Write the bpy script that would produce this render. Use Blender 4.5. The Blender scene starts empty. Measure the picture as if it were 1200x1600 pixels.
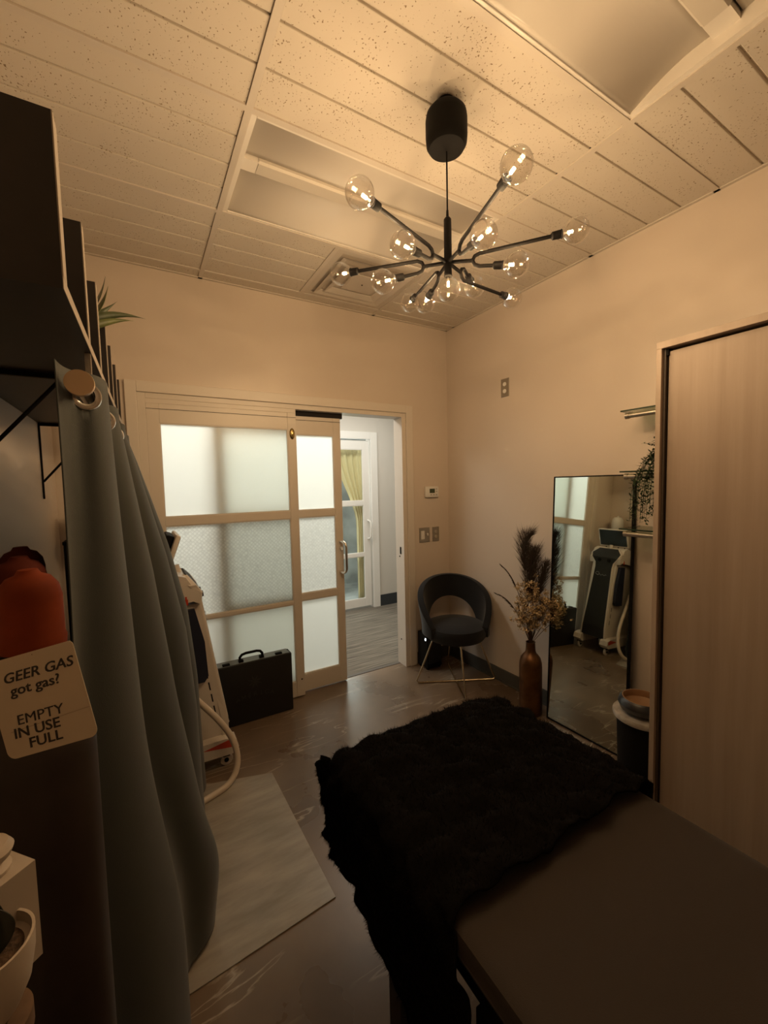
import bpy, bmesh, math, random
from mathutils import Vector, Matrix
random.seed(7)
sc = bpy.context.scene
PI = math.pi

# ------------------------------------------------------------------ camera
cam_data = bpy.data.cameras.new('camera')
cam = bpy.data.objects.new('camera', cam_data)
sc.collection.objects.link(cam)
cam.location = (-2.3364, -2.8435, 1.5297)
cam.rotation_euler = (1.5055, 0.0226, -0.5345)
cam_data.sensor_fit = 'HORIZONTAL'
cam_data.sensor_width = 36.0
cam_data.lens = 647.5 / 1200 * 36.0
cam_data.clip_start = 0.02
sc.camera = cam

# ------------------------------------------------------------------ world, area lights, exposure
world = bpy.data.worlds.new('world'); sc.world = world
world.use_nodes = True
bg = world.node_tree.nodes['Background']
bg.inputs[0].default_value = (1.0, 0.75, 0.5, 1); bg.inputs[1].default_value = 0.01

LAMP_W = 3.7          # watts of one chandelier bulb
LAMP_COL = (1.0, 0.68, 0.365)

def area(name, loc, rot, size, size_y, power, col):
    l = bpy.data.lights.new(name, 'AREA'); l.shape = 'RECTANGLE'
    l.size, l.size_y, l.energy, l.color = size, size_y, power, col
    o = bpy.data.objects.new(name, l); sc.collection.objects.link(o)
    o.location = loc; o.rotation_euler = rot
    return o
area('corridor_light', (-1.55, 0.86, 2.55), (0, 0, 0), 2.6, 0.5, 36, (1.0, 0.97, 0.87))
area('corridor_light', (0.1, 0.9, 2.55), (0, 0, 0), 0.5, 0.5, 6, (1.0, 0.95, 0.84))
area('side_room_light', (-0.35, 2.6, 1.7), (-PI/2, 0, 0), 1.6, 1.6, 34, (0.97, 1.0, 0.93))

sc.view_settings.view_transform = 'Standard'
sc.view_settings.look = 'None'
sc.view_settings.gamma = 1
sc.view_settings.exposure = 0.20
sc.view_settings.use_curve_mapping = False

# ------------------------------------------------------------------ materials
MATS = {}
def mat(name, col, rough=0.6, metal=0.0, spec=0.5, noise=None, bump=None, emit=None, coat=0.0, sheen=0.0):
    """noise=(scale, amount, detail) varies the colour; bump=(scale, strength)"""
    if name in MATS: return MATS[name]
    m = bpy.data.materials.new(name); m.use_nodes = True
    nt = m.node_tree; b = nt.nodes['Principled BSDF']
    b.inputs['Base Color'].default_value = (*col, 1)
    b.inputs['Roughness'].default_value = rough
    b.inputs['Metallic'].default_value = metal
    b.inputs['Specular IOR Level'].default_value = spec
    b.inputs['Coat Weight'].default_value = coat
    b.inputs['Sheen Weight'].default_value = sheen
    tc = nt.nodes.new('ShaderNodeTexCoord')
    if noise:
        n = nt.nodes.new('ShaderNodeTexNoise'); n.inputs['Scale'].default_value = noise[0]
        n.inputs['Detail'].default_value = noise[2] if len(noise) > 2 else 4
        nt.links.new(tc.outputs['Object'], n.inputs['Vector'])
        r = nt.nodes.new('ShaderNodeMapRange')
        r.inputs[1].default_value = 0.3; r.inputs[2].default_value = 0.7
        r.inputs[3].default_value = 1 - noise[1]; r.inputs[4].default_value = 1 + noise[1]
        nt.links.new(n.outputs['Fac'], r.inputs[0])
        v = nt.nodes.new('ShaderNodeVectorMath'); v.operation = 'SCALE'
        v.inputs[0].default_value = col
        nt.links.new(r.outputs[0], v.inputs['Scale'])
        nt.links.new(v.outputs[0], b.inputs['Base Color'])
    if bump:
        n2 = nt.nodes.new('ShaderNodeTexNoise'); n2.inputs['Scale'].default_value = bump[0]
        n2.inputs['Detail'].default_value = 3
        nt.links.new(tc.outputs['Object'], n2.inputs['Vector'])
        bp = nt.nodes.new('ShaderNodeBump'); bp.inputs['Strength'].default_value = bump[1]
        bp.inputs['Distance'].default_value = 0.002
        nt.links.new(n2.outputs['Fac'], bp.inputs['Height'])
        nt.links.new(bp.outputs[0], b.inputs['Normal'])
    if emit:
        b.inputs['Emission Color'].default_value = (*emit[0], 1)
        b.inputs['Emission Strength'].default_value = emit[1]
    MATS[name] = m
    return m

M_wall = mat('wall_paint', (0.62, 0.535, 0.455), 0.34, bump=(90, 0.12), noise=(1.2, 0.03))
M_corr = mat('corridor_paint', (0.60, 0.57, 0.52), 0.6)
M_grid = mat('ceiling_grid_paint', (0.60, 0.54, 0.47), 0.45)
M_trof = mat('white_enamel', (0.76, 0.71, 0.64), 0.26)
M_trofd = mat('perforated_enamel', (0.60, 0.55, 0.48), 0.5)
M_vent = mat('vent_enamel', (0.55, 0.49, 0.42), 0.4)
M_frame = mat('cream_door_paint', (0.66, 0.60, 0.53), 0.38, bump=(40, 0.05))
M_framew = mat('white_door_paint', (0.76, 0.75, 0.72), 0.35)
M_black = mat('black_metal', (0.004, 0.0032, 0.0028), 0.62, spec=0.12)
M_blackm = mat('matt_black', (0.008, 0.007, 0.006), 0.7, spec=0.15)
M_chrome = mat('chrome', (0.75, 0.72, 0.68), 0.18, metal=1)
M_nickel = mat('brushed_nickel', (0.66, 0.60, 0.52), 0.32, metal=1)
M_brass = mat('aged_brass', (0.45, 0.34, 0.14), 0.25, metal=1)
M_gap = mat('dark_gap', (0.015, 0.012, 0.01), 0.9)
M_base = mat('grey_vinyl_base', (0.075, 0.068, 0.058), 0.55)
M_baseb = mat('charcoal_vinyl_base', (0.03, 0.035, 0.04), 0.5)
M_white = mat('white_plastic', (0.72, 0.70, 0.66), 0.35)
M_steel = mat('steel_plate', (0.38, 0.35, 0.30), 0.35, metal=0.8)
M_velvet = mat('black_velvet', (0.008, 0.008, 0.009), 0.9, sheen=0.15, spec=0.2)
M_gold = mat('brass_wire', (0.72, 0.60, 0.42), 0.22, metal=1)
M_fin = mat('black_stained_board', (0.016, 0.011, 0.009), 0.5, noise=(18, 0.25))
M_finedge = mat('lit_board_edge', (0.36, 0.30, 0.24), 0.5)  # pale tone paints in the light caught by the room-facing edges

def mat_tile():
    m = bpy.data.materials.new('ceiling_tile_fissured'); m.use_nodes = True
    nt = m.node_tree; b = nt.nodes['Principled BSDF']; b.inputs['Roughness'].default_value = 0.85
    tc = nt.nodes.new('ShaderNodeTexCoord')
    mp = nt.nodes.new('ShaderNodeMapping'); mp.inputs['Scale'].default_value = (1, 0.75, 1)
    nt.links.new(tc.outputs['Object'], mp.inputs[0])
    n = nt.nodes.new('ShaderNodeTexNoise'); n.inputs['Scale'].default_value = 190; n.inputs['Detail'].default_value = 0.6
    nt.links.new(mp.outputs[0], n.inputs['Vector'])
    n2 = nt.nodes.new('ShaderNodeTexNoise'); n2.inputs['Scale'].default_value = 9
    nt.links.new(tc.outputs['Object'], n2.inputs['Vector'])
    mx = nt.nodes.new('ShaderNodeMath'); mx.operation = 'MULTIPLY_ADD'; mx.inputs[1].default_value = 0.22
    nt.links.new(n2.outputs['Fac'], mx.inputs[0]); nt.links.new(n.outputs['Fac'], mx.inputs[2])
    cr = nt.nodes.new('ShaderNodeMapRange'); cr.inputs[1].default_value = 0.815; cr.inputs[2].default_value = 0.85
    nt.links.new(mx.outputs[0], cr.inputs[0])
    mix = nt.nodes.new('ShaderNodeMix'); mix.data_type = 'RGBA'
    mix.inputs[6].default_value = (0.62, 0.56, 0.48, 1); mix.inputs[7].default_value = (0.25, 0.18, 0.11, 1)
    nt.links.new(cr.outputs[0], mix.inputs[0]); nt.links.new(mix.outputs[2], b.inputs['Base Color'])
    bp = nt.nodes.new('ShaderNodeBump'); bp.inputs['Strength'].default_value = 0.5; bp.inputs['Distance'].default_value = 0.002
    bp.invert = True
    nt.links.new(cr.outputs[0], bp.inputs['Height']); nt.links.new(bp.outputs[0], b.inputs['Normal'])
    return m
M_tile = mat_tile()

def mat_glass(name, pattern=False, tint=(0.94, 0.96, 0.94)):
    """frosted pane: light from behind is scattered through it"""
    m = bpy.data.materials.new(name); m.use_nodes = True
    nt = m.node_tree; nt.nodes.remove(nt.nodes['Principled BSDF'])
    out = nt.nodes['Material Output']
    tr = nt.nodes.new('ShaderNodeBsdfTranslucent'); tr.inputs[0].default_value = (*tint, 1)
    df = nt.nodes.new('ShaderNodeBsdfDiffuse'); df.inputs[0].default_value = (0.55, 0.56, 0.54, 1)
    gl = nt.nodes.new('ShaderNodeBsdfGlossy'); gl.inputs['Roughness'].default_value = 0.28
    a = nt.nodes.new('ShaderNodeMixShader'); a.inputs[0].default_value = 0.05
    nt.links.new(tr.outputs[0], a.inputs[1]); nt.links.new(df.outputs[0], a.inputs[2])
    c = nt.nodes.new('ShaderNodeMixShader'); c.inputs[0].default_value = 0.05
    nt.links.new(a.outputs[0], c.inputs[1]); nt.links.new(gl.outputs[0], c.inputs[2])
    nt.links.new(c.outputs[0], out.inputs[0])
    if pattern:
        tc = nt.nodes.new('ShaderNodeTexCoord')
        mp = nt.nodes.new('ShaderNodeMapping'); mp.inputs['Rotation'].default_value = (0, PI/4, 0)
        nt.links.new(tc.outputs['Object'], mp.inputs[0])
        v = nt.nodes.new('ShaderNodeTexVoronoi'); v.inputs['Scale'].default_value = 55
        v.inputs['Randomness'].default_value = 0.15; v.feature = 'DISTANCE_TO_EDGE'
        nt.links.new(mp.outputs[0], v.inputs['Vector'])
        r = nt.nodes.new('ShaderNodeMapRange'); r.inputs[1].default_value = 0.03; r.inputs[2].default_value = 0.16
        r.inputs[3].default_value = 0.80; r.inputs[4].default_value = 1.0
        nt.links.new(v.outputs['Distance'], r.inputs[0])
        s = nt.nodes.new('ShaderNodeVectorMath'); s.operation = 'SCALE'; s.inputs[0].default_value = tint
        nt.links.new(r.outputs[0], s.inputs['Scale']); nt.links.new(s.outputs[0], tr.inputs[0])
    return m
M_pane = mat_glass('frosted_glass')
M_panep = mat_glass('patterned_frosted_glass', True)

def mat_clear(name, tint=(0.97, 0.96, 0.94), gloss=0.10, rough=0.0):
    m = bpy.data.materials.new(name); m.use_nodes = True
    nt = m.node_tree; nt.nodes.remove(nt.nodes['Principled BSDF']); out = nt.nodes['Material Output']
    t = nt.nodes.new('ShaderNodeBsdfTransparent'); t.inputs[0].default_value = (*tint, 1)
    g = nt.nodes.new('ShaderNodeBsdfGlossy'); g.inputs['Roughness'].default_value = rough
    fr = nt.nodes.new('ShaderNodeLayerWeight'); fr.inputs[0].default_value = 0.25
    mr = nt.nodes.new('ShaderNodeMapRange'); mr.inputs[3].default_value = gloss * 0.4; mr.inputs[4].default_value = min(1, gloss * 7)
    nt.links.new(fr.outputs['Facing'], mr.inputs[0])
    mx = nt.nodes.new('ShaderNodeMixShader')
    nt.links.new(mr.outputs[0], mx.inputs[0]); nt.links.new(t.outputs[0], mx.inputs[1]); nt.links.new(g.outputs[0], mx.inputs[2])
    nt.links.new(mx.outputs[0], out.inputs[0])
    return m
M_bulb = mat_clear('clear_bulb_glass', (0.97, 0.95, 0.92), 0.13)
M_shelfglass = mat_clear('shelf_glass', (0.75, 0.82, 0.74), 0.10)
M_cornglass = mat_clear('marked_clear_glass', (0.93, 0.95, 0.93), 0.07, 0.05)

def mat_mirror():
    m = bpy.data.materials.new('mirror_silver'); m.use_nodes = True
    nt = m.node_tree; nt.nodes.remove(nt.nodes['Principled BSDF'])
    g = nt.nodes.new('ShaderNodeBsdfGlossy'); g.inputs['Roughness'].default_value = 0.0
    g.inputs[0].default_value = (0.70, 0.76, 0.70, 1)
    nt.links.new(g.outputs[0], nt.nodes['Material Output'].inputs[0])
    return m
M_mirror = mat_mirror()

def mat_floor():
    m = bpy.data.materials.new('polished_brown_floor'); m.use_nodes = True
    nt = m.node_tree; b = nt.nodes['Principled BSDF']; L = nt.links.new
    tc = nt.nodes.new('ShaderNodeTexCoord')
    n1 = nt.nodes.new('ShaderNodeTexNoise'); n1.inputs['Scale'].default_value = 1.7; n1.inputs['Detail'].default_value = 6
    L(tc.outputs['Object'], n1.inputs['Vector'])
    c1 = nt.nodes.new('ShaderNodeMix'); c1.data_type = 'RGBA'
    c1.inputs[6].default_value = (0.112, 0.075, 0.048, 1); c1.inputs[7].default_value = (0.215, 0.150, 0.098, 1)
    r1 = nt.nodes.new('ShaderNodeMapRange'); r1.inputs[1].default_value = 0.35; r1.inputs[2].default_value = 0.68
    L(n1.outputs['Fac'], r1.inputs[0]); L(r1.outputs[0], c1.inputs[0])
    # pale mineral veins drawn out along one diagonal of the stone
    mp = nt.nodes.new('ShaderNodeMapping'); mp.inputs['Rotation'].default_value = (0, 0, math.radians(-28)); mp.inputs['Scale'].default_value = (0.7, 3.2, 1)
    L(tc.outputs['Object'], mp.inputs[0])
    n2 = nt.nodes.new('ShaderNodeTexNoise'); n2.inputs['Scale'].default_value = 1.6; n2.inputs['Detail'].default_value = 8; n2.inputs['Distortion'].default_value = 0.7
    L(mp.outputs[0], n2.inputs['Vector'])
    ab = nt.nodes.new('ShaderNodeMath'); ab.operation = 'SUBTRACT'; ab.inputs[1].default_value = 0.5; L(n2.outputs['Fac'], ab.inputs[0])
    a2 = nt.nodes.new('ShaderNodeMath'); a2.operation = 'ABSOLUTE'; L(ab.outputs[0], a2.inputs[0])
    r2 = nt.nodes.new('ShaderNodeMapRange'); r2.inputs[1].default_value = 0.0; r2.inputs[2].default_value = 0.014; r2.inputs[3].default_value = 1; r2.inputs[4].default_value = 0
    L(a2.outputs[0], r2.inputs[0])
    n3 = nt.nodes.new('ShaderNodeTexNoise'); n3.inputs['Scale'].default_value = 2.3; n3.inputs['Detail'].default_value = 2
    L(tc.outputs['Object'], n3.inputs['Vector'])
    r3 = nt.nodes.new('ShaderNodeMapRange'); r3.inputs[1].default_value = 0.44; r3.inputs[2].default_value = 0.58; L(n3.outputs['Fac'], r3.inputs[0])
    mu = nt.nodes.new('ShaderNodeMath'); mu.operation = 'MULTIPLY'; L(r2.outputs[0], mu.inputs[0]); L(r3.outputs[0], mu.inputs[1])
    mu2 = nt.nodes.new('ShaderNodeMath'); mu2.operation = 'MULTIPLY'; mu2.inputs[1].default_value = 0.85; L(mu.outputs[0], mu2.inputs[0])
    c2 = nt.nodes.new('ShaderNodeMix'); c2.data_type = 'RGBA'; c2.inputs[7].default_value = (0.42, 0.36, 0.28, 1)
    L(mu2.outputs[0], c2.inputs[0]); L(c1.outputs[2], c2.inputs[6]); L(c2.outputs[2], b.inputs['Base Color'])
    rr = nt.nodes.new('ShaderNodeMapRange'); rr.inputs[3].default_value = 0.20; rr.inputs[4].default_value = 0.38
    L(n1.outputs['Fac'], rr.inputs[0]); L(rr.outputs[0], b.inputs['Roughness'])
    bp = nt.nodes.new('ShaderNodeBump'); bp.inputs['Strength'].default_value = 0.15; bp.inputs['Distance'].default_value = 0.004
    n4 = nt.nodes.new('ShaderNodeTexNoise'); n4.inputs['Scale'].default_value = 5; n4.inputs['Detail'].default_value = 3
    L(tc.outputs['Object'], n4.inputs['Vector']); L(n4.outputs['Fac'], bp.inputs['Height']); L(bp.outputs[0], b.inputs['Normal'])
    return m
M_floor = mat_floor()

def mat_streak(name, c0, c1, scale, axis, rough, sc2=1.0):
    """grain, fibres or painted light streaks stretched along one object axis"""
    m = bpy.data.materials.new(name); m.use_nodes = True
    nt = m.node_tree; b = nt.nodes['Principled BSDF']; L = nt.links.new
    tc = nt.nodes.new('ShaderNodeTexCoord'); mp = nt.nodes.new('ShaderNodeMapping')
    s = [scale] * 3; s[axis] = scale * 0.04 * sc2
    mp.inputs['Scale'].default_value = s
    L(tc.outputs['Object'], mp.inputs[0])
    n = nt.nodes.new('ShaderNodeTexNoise'); n.inputs['Scale'].default_value = 1; n.inputs['Detail'].default_value = 6; n.inputs['Roughness'].default_value = 0.62
    L(mp.outputs[0], n.inputs['Vector'])
    r = nt.nodes.new('ShaderNodeMapRange'); r.inputs[1].default_value = 0.32; r.inputs[2].default_value = 0.68; L(n.outputs['Fac'], r.inputs[0])
    c = nt.nodes.new('ShaderNodeMix'); c.data_type = 'RGBA'; c.inputs[6].default_value = (*c0, 1); c.inputs[7].default_value = (*c1, 1)
    L(r.outputs[0], c.inputs[0]); L(c.outputs[2], b.inputs['Base Color'])
    b.inputs['Roughness'].default_value = rough
    bp = nt.nodes.new('ShaderNodeBump'); bp.inputs['Strength'].default_value = 0.12; bp.inputs['Distance'].default_value = 0.002
    L(n.outputs['Fac'], bp.inputs['Height']); L(bp.outputs[0], b.inputs['Normal'])
    return m
M_oak = mat_streak('pale_oak_laminate', (0.30, 0.225, 0.170), (0.385, 0.30, 0.235), 16, 2, 0.5)
M_carpet = mat_streak('brown_loop_carpet', (0.07, 0.06, 0.048), (0.24, 0.21, 0.17), 55, 0, 0.95)
M_mat = mat_streak('light_streaked_vinyl_mat', (0.25, 0.22, 0.18), (0.40, 0.355, 0.30), 14, 0, 0.30, 6)  # streaks in the colour stand for long highlights across the mat
M_curtain = mat('grey_green_curtain', (0.024, 0.0275, 0.022), 0.72, bump=(420, 0.25), sheen=0.2)
M_cyell = mat('cream_curtain', (0.80, 0.70, 0.42), 0.8)

# ------------------------------------------------------------------ mesh helpers
def sm(a, b, x): x = min(1, max(0, (x-a)/(b-a))); return x*x*(3-2*x)
class MB:
    def __init__(s): s.bm = bmesh.new()
    def box(s, x0, y0, z0, x1, y1, z1, bev=0.0, T=None):
        vs = [s.bm.verts.new(v) for v in ((x0,y0,z0),(x1,y0,z0),(x1,y1,z0),(x0,y1,z0),(x0,y0,z1),(x1,y0,z1),(x1,y1,z1),(x0,y1,z1))]
        fs = [s.bm.faces.new([vs[i] for i in f]) for f in ((0,3,2,1),(4,5,6,7),(0,1,5,4),(1,2,6,5),(2,3,7,6),(3,0,4,7))]
        geom = vs
        if bev > 0:
            es = set(e for f in fs for e in f.edges)
            r = bmesh.ops.bevel(s.bm, geom=list(es), offset=bev, segments=2, affect='EDGES', profile=0.5)
            geom = list(set(r['verts']) | {v for f in r['faces'] for v in f.verts})
            geom = s._island(geom)
        if T is not None: bmesh.ops.transform(s.bm, matrix=T, verts=[v for v in geom if v.is_valid])
        return s
    def _island(s, seed):
        seen = set(seed); st = list(seed)
        while st:
            v = st.pop()
            for e in v.link_edges:
                o = e.other_vert(v)
                if o not in seen: seen.add(o); st.append(o)
        return list(seen)
    def tube(s, pts, r, n=10, cap=True, closed=False):
        pts = [Vector(p) for p in pts]; N = len(pts)
        rad = r if isinstance(r, (list, tuple)) else [r] * N
        rings = []; up = None
        for i, p in enumerate(pts):
            if closed: d = pts[(i+1) % N] - pts[(i-1) % N]
            else: d = pts[min(i+1, N-1)] - pts[max(i-1, 0)]
            d.normalize()
            if up is None:
                up = Vector((0,0,1)) if abs(d.z) < 0.9 else Vector((1,0,0))
            a = d.cross(up)
            if a.length < 1e-5: a = d.cross(Vector((0,1,0)))
            a.normalize(); b = a.cross(d).normalized(); up = b
            rings.append([s.bm.verts.new(p + (a*math.cos(t) + b*math.sin(t)) * rad[i]) for t in [2*PI*k/n for k in range(n)]])
        for i in range(N if closed else N-1):
            A, B = rings[i], rings[(i+1) % N]
            for k in range(n): s.bm.faces.new((A[k], A[(k+1)%n], B[(k+1)%n], B[k]))
        if cap and not closed:
            s.bm.faces.new(list(reversed(rings[0]))); s.bm.faces.new(rings[-1])
        return s
    def lathe(s, prof, c=(0,0,0), n=32, T=None, cap0=True, cap1=True):
        rings = []
        for r, z in prof:
            rings.append([s.bm.verts.new((c[0] + r*math.cos(2*PI*k/n), c[1] + r*math.sin(2*PI*k/n), c[2] + z)) for k in range(n)])
        for A, B in zip(rings, rings[1:]):
            for k in range(n): s.bm.faces.new((A[k], A[(k+1)%n], B[(k+1)%n], B[k]))
        if cap0: s.bm.faces.new(list(reversed(rings[0])))
        if cap1: s.bm.faces.new(rings[-1])
        if T is not None: bmesh.ops.transform(s.bm, matrix=T, verts=[v for R in rings for v in R])
        return s
    def prism(s, poly, axis, a, b, T=None):
        """poly in the plane normal to axis, extruded a..b"""
        def P(u, v, w):
            return {0: (w, u, v), 1: (u, w, v), 2: (u, v, w)}[axis]
        A = [s.bm.verts.new(P(u, v, a)) for u, v in poly]; B = [s.bm.verts.new(P(u, v, b)) for u, v in poly]
        n = len(poly)
        s.bm.faces.new(A); s.bm.faces.new(list(reversed(B)))
        for k in range(n): s.bm.faces.new((A[(k+1)%n], A[k], B[k], B[(k+1)%n]))
        if T is not None: bmesh.ops.transform(s.bm, matrix=T, verts=A + B)
        return s
    def grid(s, P, nu, nv, wrap=False):
        V = [[s.bm.verts.new(P(i/(nu if wrap else nu-1), j/(nv-1))) for j in range(nv)] for i in range(nu)]
        for i in range(nu if wrap else nu-1):
            for j in range(nv-1):
                k = (i+1) % nu
                s.bm.faces.new((V[i][j], V[k][j], V[k][j+1], V[i][j+1]))
        return V
    def build(s, name, m, parent=None, smooth=False, solid=0.0):
        bmesh.ops.recalc_face_normals(s.bm, faces=s.bm.faces)
        me = bpy.data.meshes.new(name); s.bm.to_mesh(me); s.bm.free()
        if not isinstance(m, (list, tuple)): m = [m]
        for q in m: me.materials.append(q)
        if smooth:
            me.polygons.foreach_set('use_smooth', [True] * len(me.polygons))
            try: me.set_sharp_from_angle(angle=math.radians(40))
            except Exception: pass
        o = bpy.data.objects.new(name, me); sc.collection.objects.link(o)
        if parent is not None:
            o.parent = parent
            o.matrix_parent_inverse = wm(parent).inverted()
        if solid:
            md = o.modifiers.new('solid', 'SOLIDIFY'); md.thickness = solid; md.offset = 0
        return o
def wm(o):
    """world matrix without a depsgraph update"""
    m = o.matrix_basis.copy()
    if o.parent is not None: m = wm(o.parent) @ o.matrix_parent_inverse @ m
    return m
def tag(o, label=None, cat=None, group=None, kind=None):
    if label: o['label'] = label
    if cat: o['category'] = cat
    if group: o['group'] = group
    if kind: o['kind'] = kind
    return o
def thing(name, loc, label, cat, group=None, kind=None):
    o = bpy.data.objects.new(name, None); sc.collection.objects.link(o)
    o.location = loc; o.empty_display_size = 0.05
    return tag(o, label, cat, group, kind)
def box(name, m, a, b, parent=None, bev=0.0, smooth=False):
    return MB().box(*a, *b, bev=bev).build(name, m, parent, smooth)
def axis_T(p, d):
    """matrix that carries +Z to direction d at point p"""
    return Matrix.Translation(Vector(p)) @ Vector(d).to_track_quat('Z', 'Y').to_matrix().to_4x4()
def copy_tree(o, parent=None):
    c = o.copy(); sc.collection.objects.link(c)
    if parent is not None: c.parent = parent; c.matrix_parent_inverse = o.matrix_parent_inverse.copy()
    for ch in list(o.children): copy_tree(ch, c)
    return c
def text_mesh(name, body, size, m, parent, T, shear=0.0, bold=0.0, align='LEFT', ext=0.0004, spacing=1.0):
    cu = bpy.data.curves.new(name, 'FONT'); cu.body = body; cu.size = size; cu.shear = shear
    cu.offset = bold; cu.extrude = ext; cu.align_x = align; cu.space_character = spacing; cu.resolution_u = 3
    tmp = bpy.data.objects.new(name + '_tmp', cu); sc.collection.objects.link(tmp)
    dg = bpy.context.evaluated_depsgraph_get()
    me = bpy.data.meshes.new_from_object(tmp.evaluated_get(dg)); me.name = name
    bpy.data.objects.remove(tmp); bpy.data.curves.remove(cu)
    me.materials.clear(); me.materials.append(m); me.transform(T)
    o = bpy.data.objects.new(name, me); sc.collection.objects.link(o)
    if parent is not None: o.parent = parent; o.matrix_parent_inverse = wm(parent).inverted()
    return o

# ------------------------------------------------------------------ room shell
H = 2.827
XL, XR, YB, YF = -2.72, 0.0, 0.0, -4.6
OX0, OX1, OZ = -2.318, -0.440, 2.105      # door opening in the back wall
fl = box('floor', M_floor, (XL-0.1, YF-0.1, -0.1), (XR+0.1, 0.115, 0.0)); tag(fl, 'polished dark brown floor with pale veins', 'floor', kind='structure')
def wall_with_hole(name, x0, x1, y0, y1, z1, hx0, hx1, hz, m):
    b = MB(); b.box(x0, y0, 0, hx0, y1, z1); b.box(hx1, y0, 0, x1, y1, z1); b.box(hx0, y0, hz, hx1, y1, z1)
    return b.build(name, m)
wb = wall_with_hole('wall_back', XL-0.1, XR, 0.0, 0.12, H+0.3, OX0, OX1, OZ, M_wall); tag(wb, 'beige painted wall with the wide sliding door', 'wall', kind='structure')
wr = box('wall_right', M_wall, (0, YF, 0), (0.1, 0.12, H+0.3)); tag(wr, 'beige painted wall behind chair, mirror and wardrobe', 'wall', kind='structure')
wl = box('wall_left', M_wall, (XL-0.1, YF, 0), (XL, 0.0, H+0.3)); tag(wl, 'beige painted wall behind the grey-green curtain', 'wall', kind='structure')
wf = box('wall_front', M_wall, (XL, YF-0.1, 0), (XR, YF, H+0.3)); tag(wf, 'beige painted wall facing the sliding door', 'wall', kind='structure')
br = MB().box(-0.012, -1.95, 0, 0, -0.012, 0.10, bev=0.003).box(-0.022, -1.95, 0, -0.012, -0.012, 0.008)
o = br.build('baseboard_right', M_base); tag(o, 'grey vinyl base along the right wall', 'baseboard', kind='structure')
o = MB().box(-0.36, -0.012, 0, -0.001, 0, 0.10, bev=0.003).build('baseboard_back', M_base); tag(o, 'short grey vinyl base between door and corner', 'baseboard', kind='structure')
o = MB().box(XL, -0.012, 0, -2.39, 0, 0.10, bev=0.003).build('baseboard_left', M_base); tag(o, 'short grey vinyl base left of the sliding door', 'baseboard', kind='structure')

# ceiling: slab, grid bars, grooved tiles
ce = box('ceiling', M_gap, (XL-0.1, YF-0.1, H+0.13), (0.1, 0.12, H+0.3)); tag(ce, 'suspended ceiling of grooved fissured tiles in a metal grid', 'ceiling', kind='structure')
FT = 0.3048
gx = [XL, -1.941, -0.722, 0.0]
ty = [0.0, -0.104] + [-0.104 - 2*FT*k for k in range(1, 8)] + [YF]
bw = 0.012
def bar(x0, x1, y0, y1):
    MB().box(x0, y0, H-0.002, x1, y1, H+0.006).build('grid_bar', M_grid, ce)
for x in gx[1:3]: bar(x-bw, x+bw, YF, 0)
for a, b in zip(gx, gx[1:]):
    for y in ty[1:-1]: bar(a + (bw if a != XL else 0), b - (bw if b != 0 else 0), y-bw, y+bw)
# wall angle
for a in ((XL, XR, -0.018, 0), (-0.018, 0, YF, 0), (XL, XL+0.018, YF, 0)): bar(a[0], a[1], a[2], a[3])
def tile(x0, x1, y0, y1, groove=True):
    b = MB(); g = 0.1524
    ys = [y1]
    if groove and (y1 - y0) > 0.3:
        k = 1
        while y1 - g*k > y0 + 0.05: ys.append(y1 - g*k); k += 1
    ys.append(y0)
    for hi, lo in zip(ys, ys[1:]):
        t = 0.004 if hi != y1 else 0; u = 0.004 if lo != y0 else 0
        b.box(x0, lo+u, H+0.003, x1, hi-t, H+0.018, bev=0.0025)
    b.box(x0, y0, H+0.012, x1, y1, H+0.022)
    b.build('ceiling_tile', M_tile, ce)
for i, (a, b) in enumerate(zip(gx, gx[1:])):
    for j, (y1, y0) in enumerate(zip(ty, ty[1:])):
        if i == 1 and j in (2, 4): continue                      # the two recessed lights
        x0, x1 = a + (bw if i else 0), b - (bw if i < 2 else 0)
        if i == 1 and j == 1: x1 = -1.331 - bw                   # half tile beside the air vent
        tile(x0, x1, y0 + bw, y1 - bw, groove=j > 0)
bar(-1.331-bw, -1.331+bw, -0.713+bw, -0.104-bw)

# ------------------------------------------------------------------ recessed ceiling lights (off) and air vent
def troffer(yc, label):
    x0, x1 = -1.941+bw, -0.722-bw; hw = FT - bw
    t = thing('ceiling_light', ((x0+x1)/2, yc, H), label, 'ceiling light', 'recessed ceiling lights, switched off')
    # two coved reflectors rising from the side edges to the spine
    for s in (-1, 1):
        def P(u, v, s=s):
            y = yc + s*(hw - 0.006 - (hw-0.045)*v); z = H + 0.004 + 0.052*math.sin(v*PI*0.60)
            return (x0 + 0.02 + (x1-x0-0.04)*u, y, z)
        b = MB(); b.grid(P, 2, 14); b.build('reflector', M_trof, t, smooth=True, solid=0.002)
    # end plates shaped to the coves
    for xx in (x0, x1-0.02):
        MB().box(xx, yc-hw, H+0.003, xx+0.02, yc+hw, H+0.115).build('end_plate', M_trof, t)
    for s in (-1, 1):
        MB().box(x0+0.02, min(yc+s*hw, yc+s*(hw-0.012)), H+0.001, x1-0.02, max(yc+s*hw, yc+s*(hw-0.012)), H+0.02, bev=0.002).build('side_rail', M_trof, t)
    prof = [(-0.038, 0.042), (-0.030, 0.034), (0.030, 0.034), (0.038, 0.042), (0.038, 0.075), (-0.038, 0.075)]
    MB().prism([(yc+a, H+b) for a, b in prof], 0, x0+0.09, x1-0.09).build('lamp_basket', M_trofd, t)
    for xx in (x0+0.02, x1-0.09): MB().box(xx, yc-0.034, H+0.036, xx+0.07, yc+0.034, H+0.075).build('basket_end', M_trof, t)
troffer(-1.018, 'unlit white recessed ceiling light behind the chandelier, above the sliding door')
troffer(-2.237, 'unlit white recessed ceiling light near the top right corner, above the wardrobe side')
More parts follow.
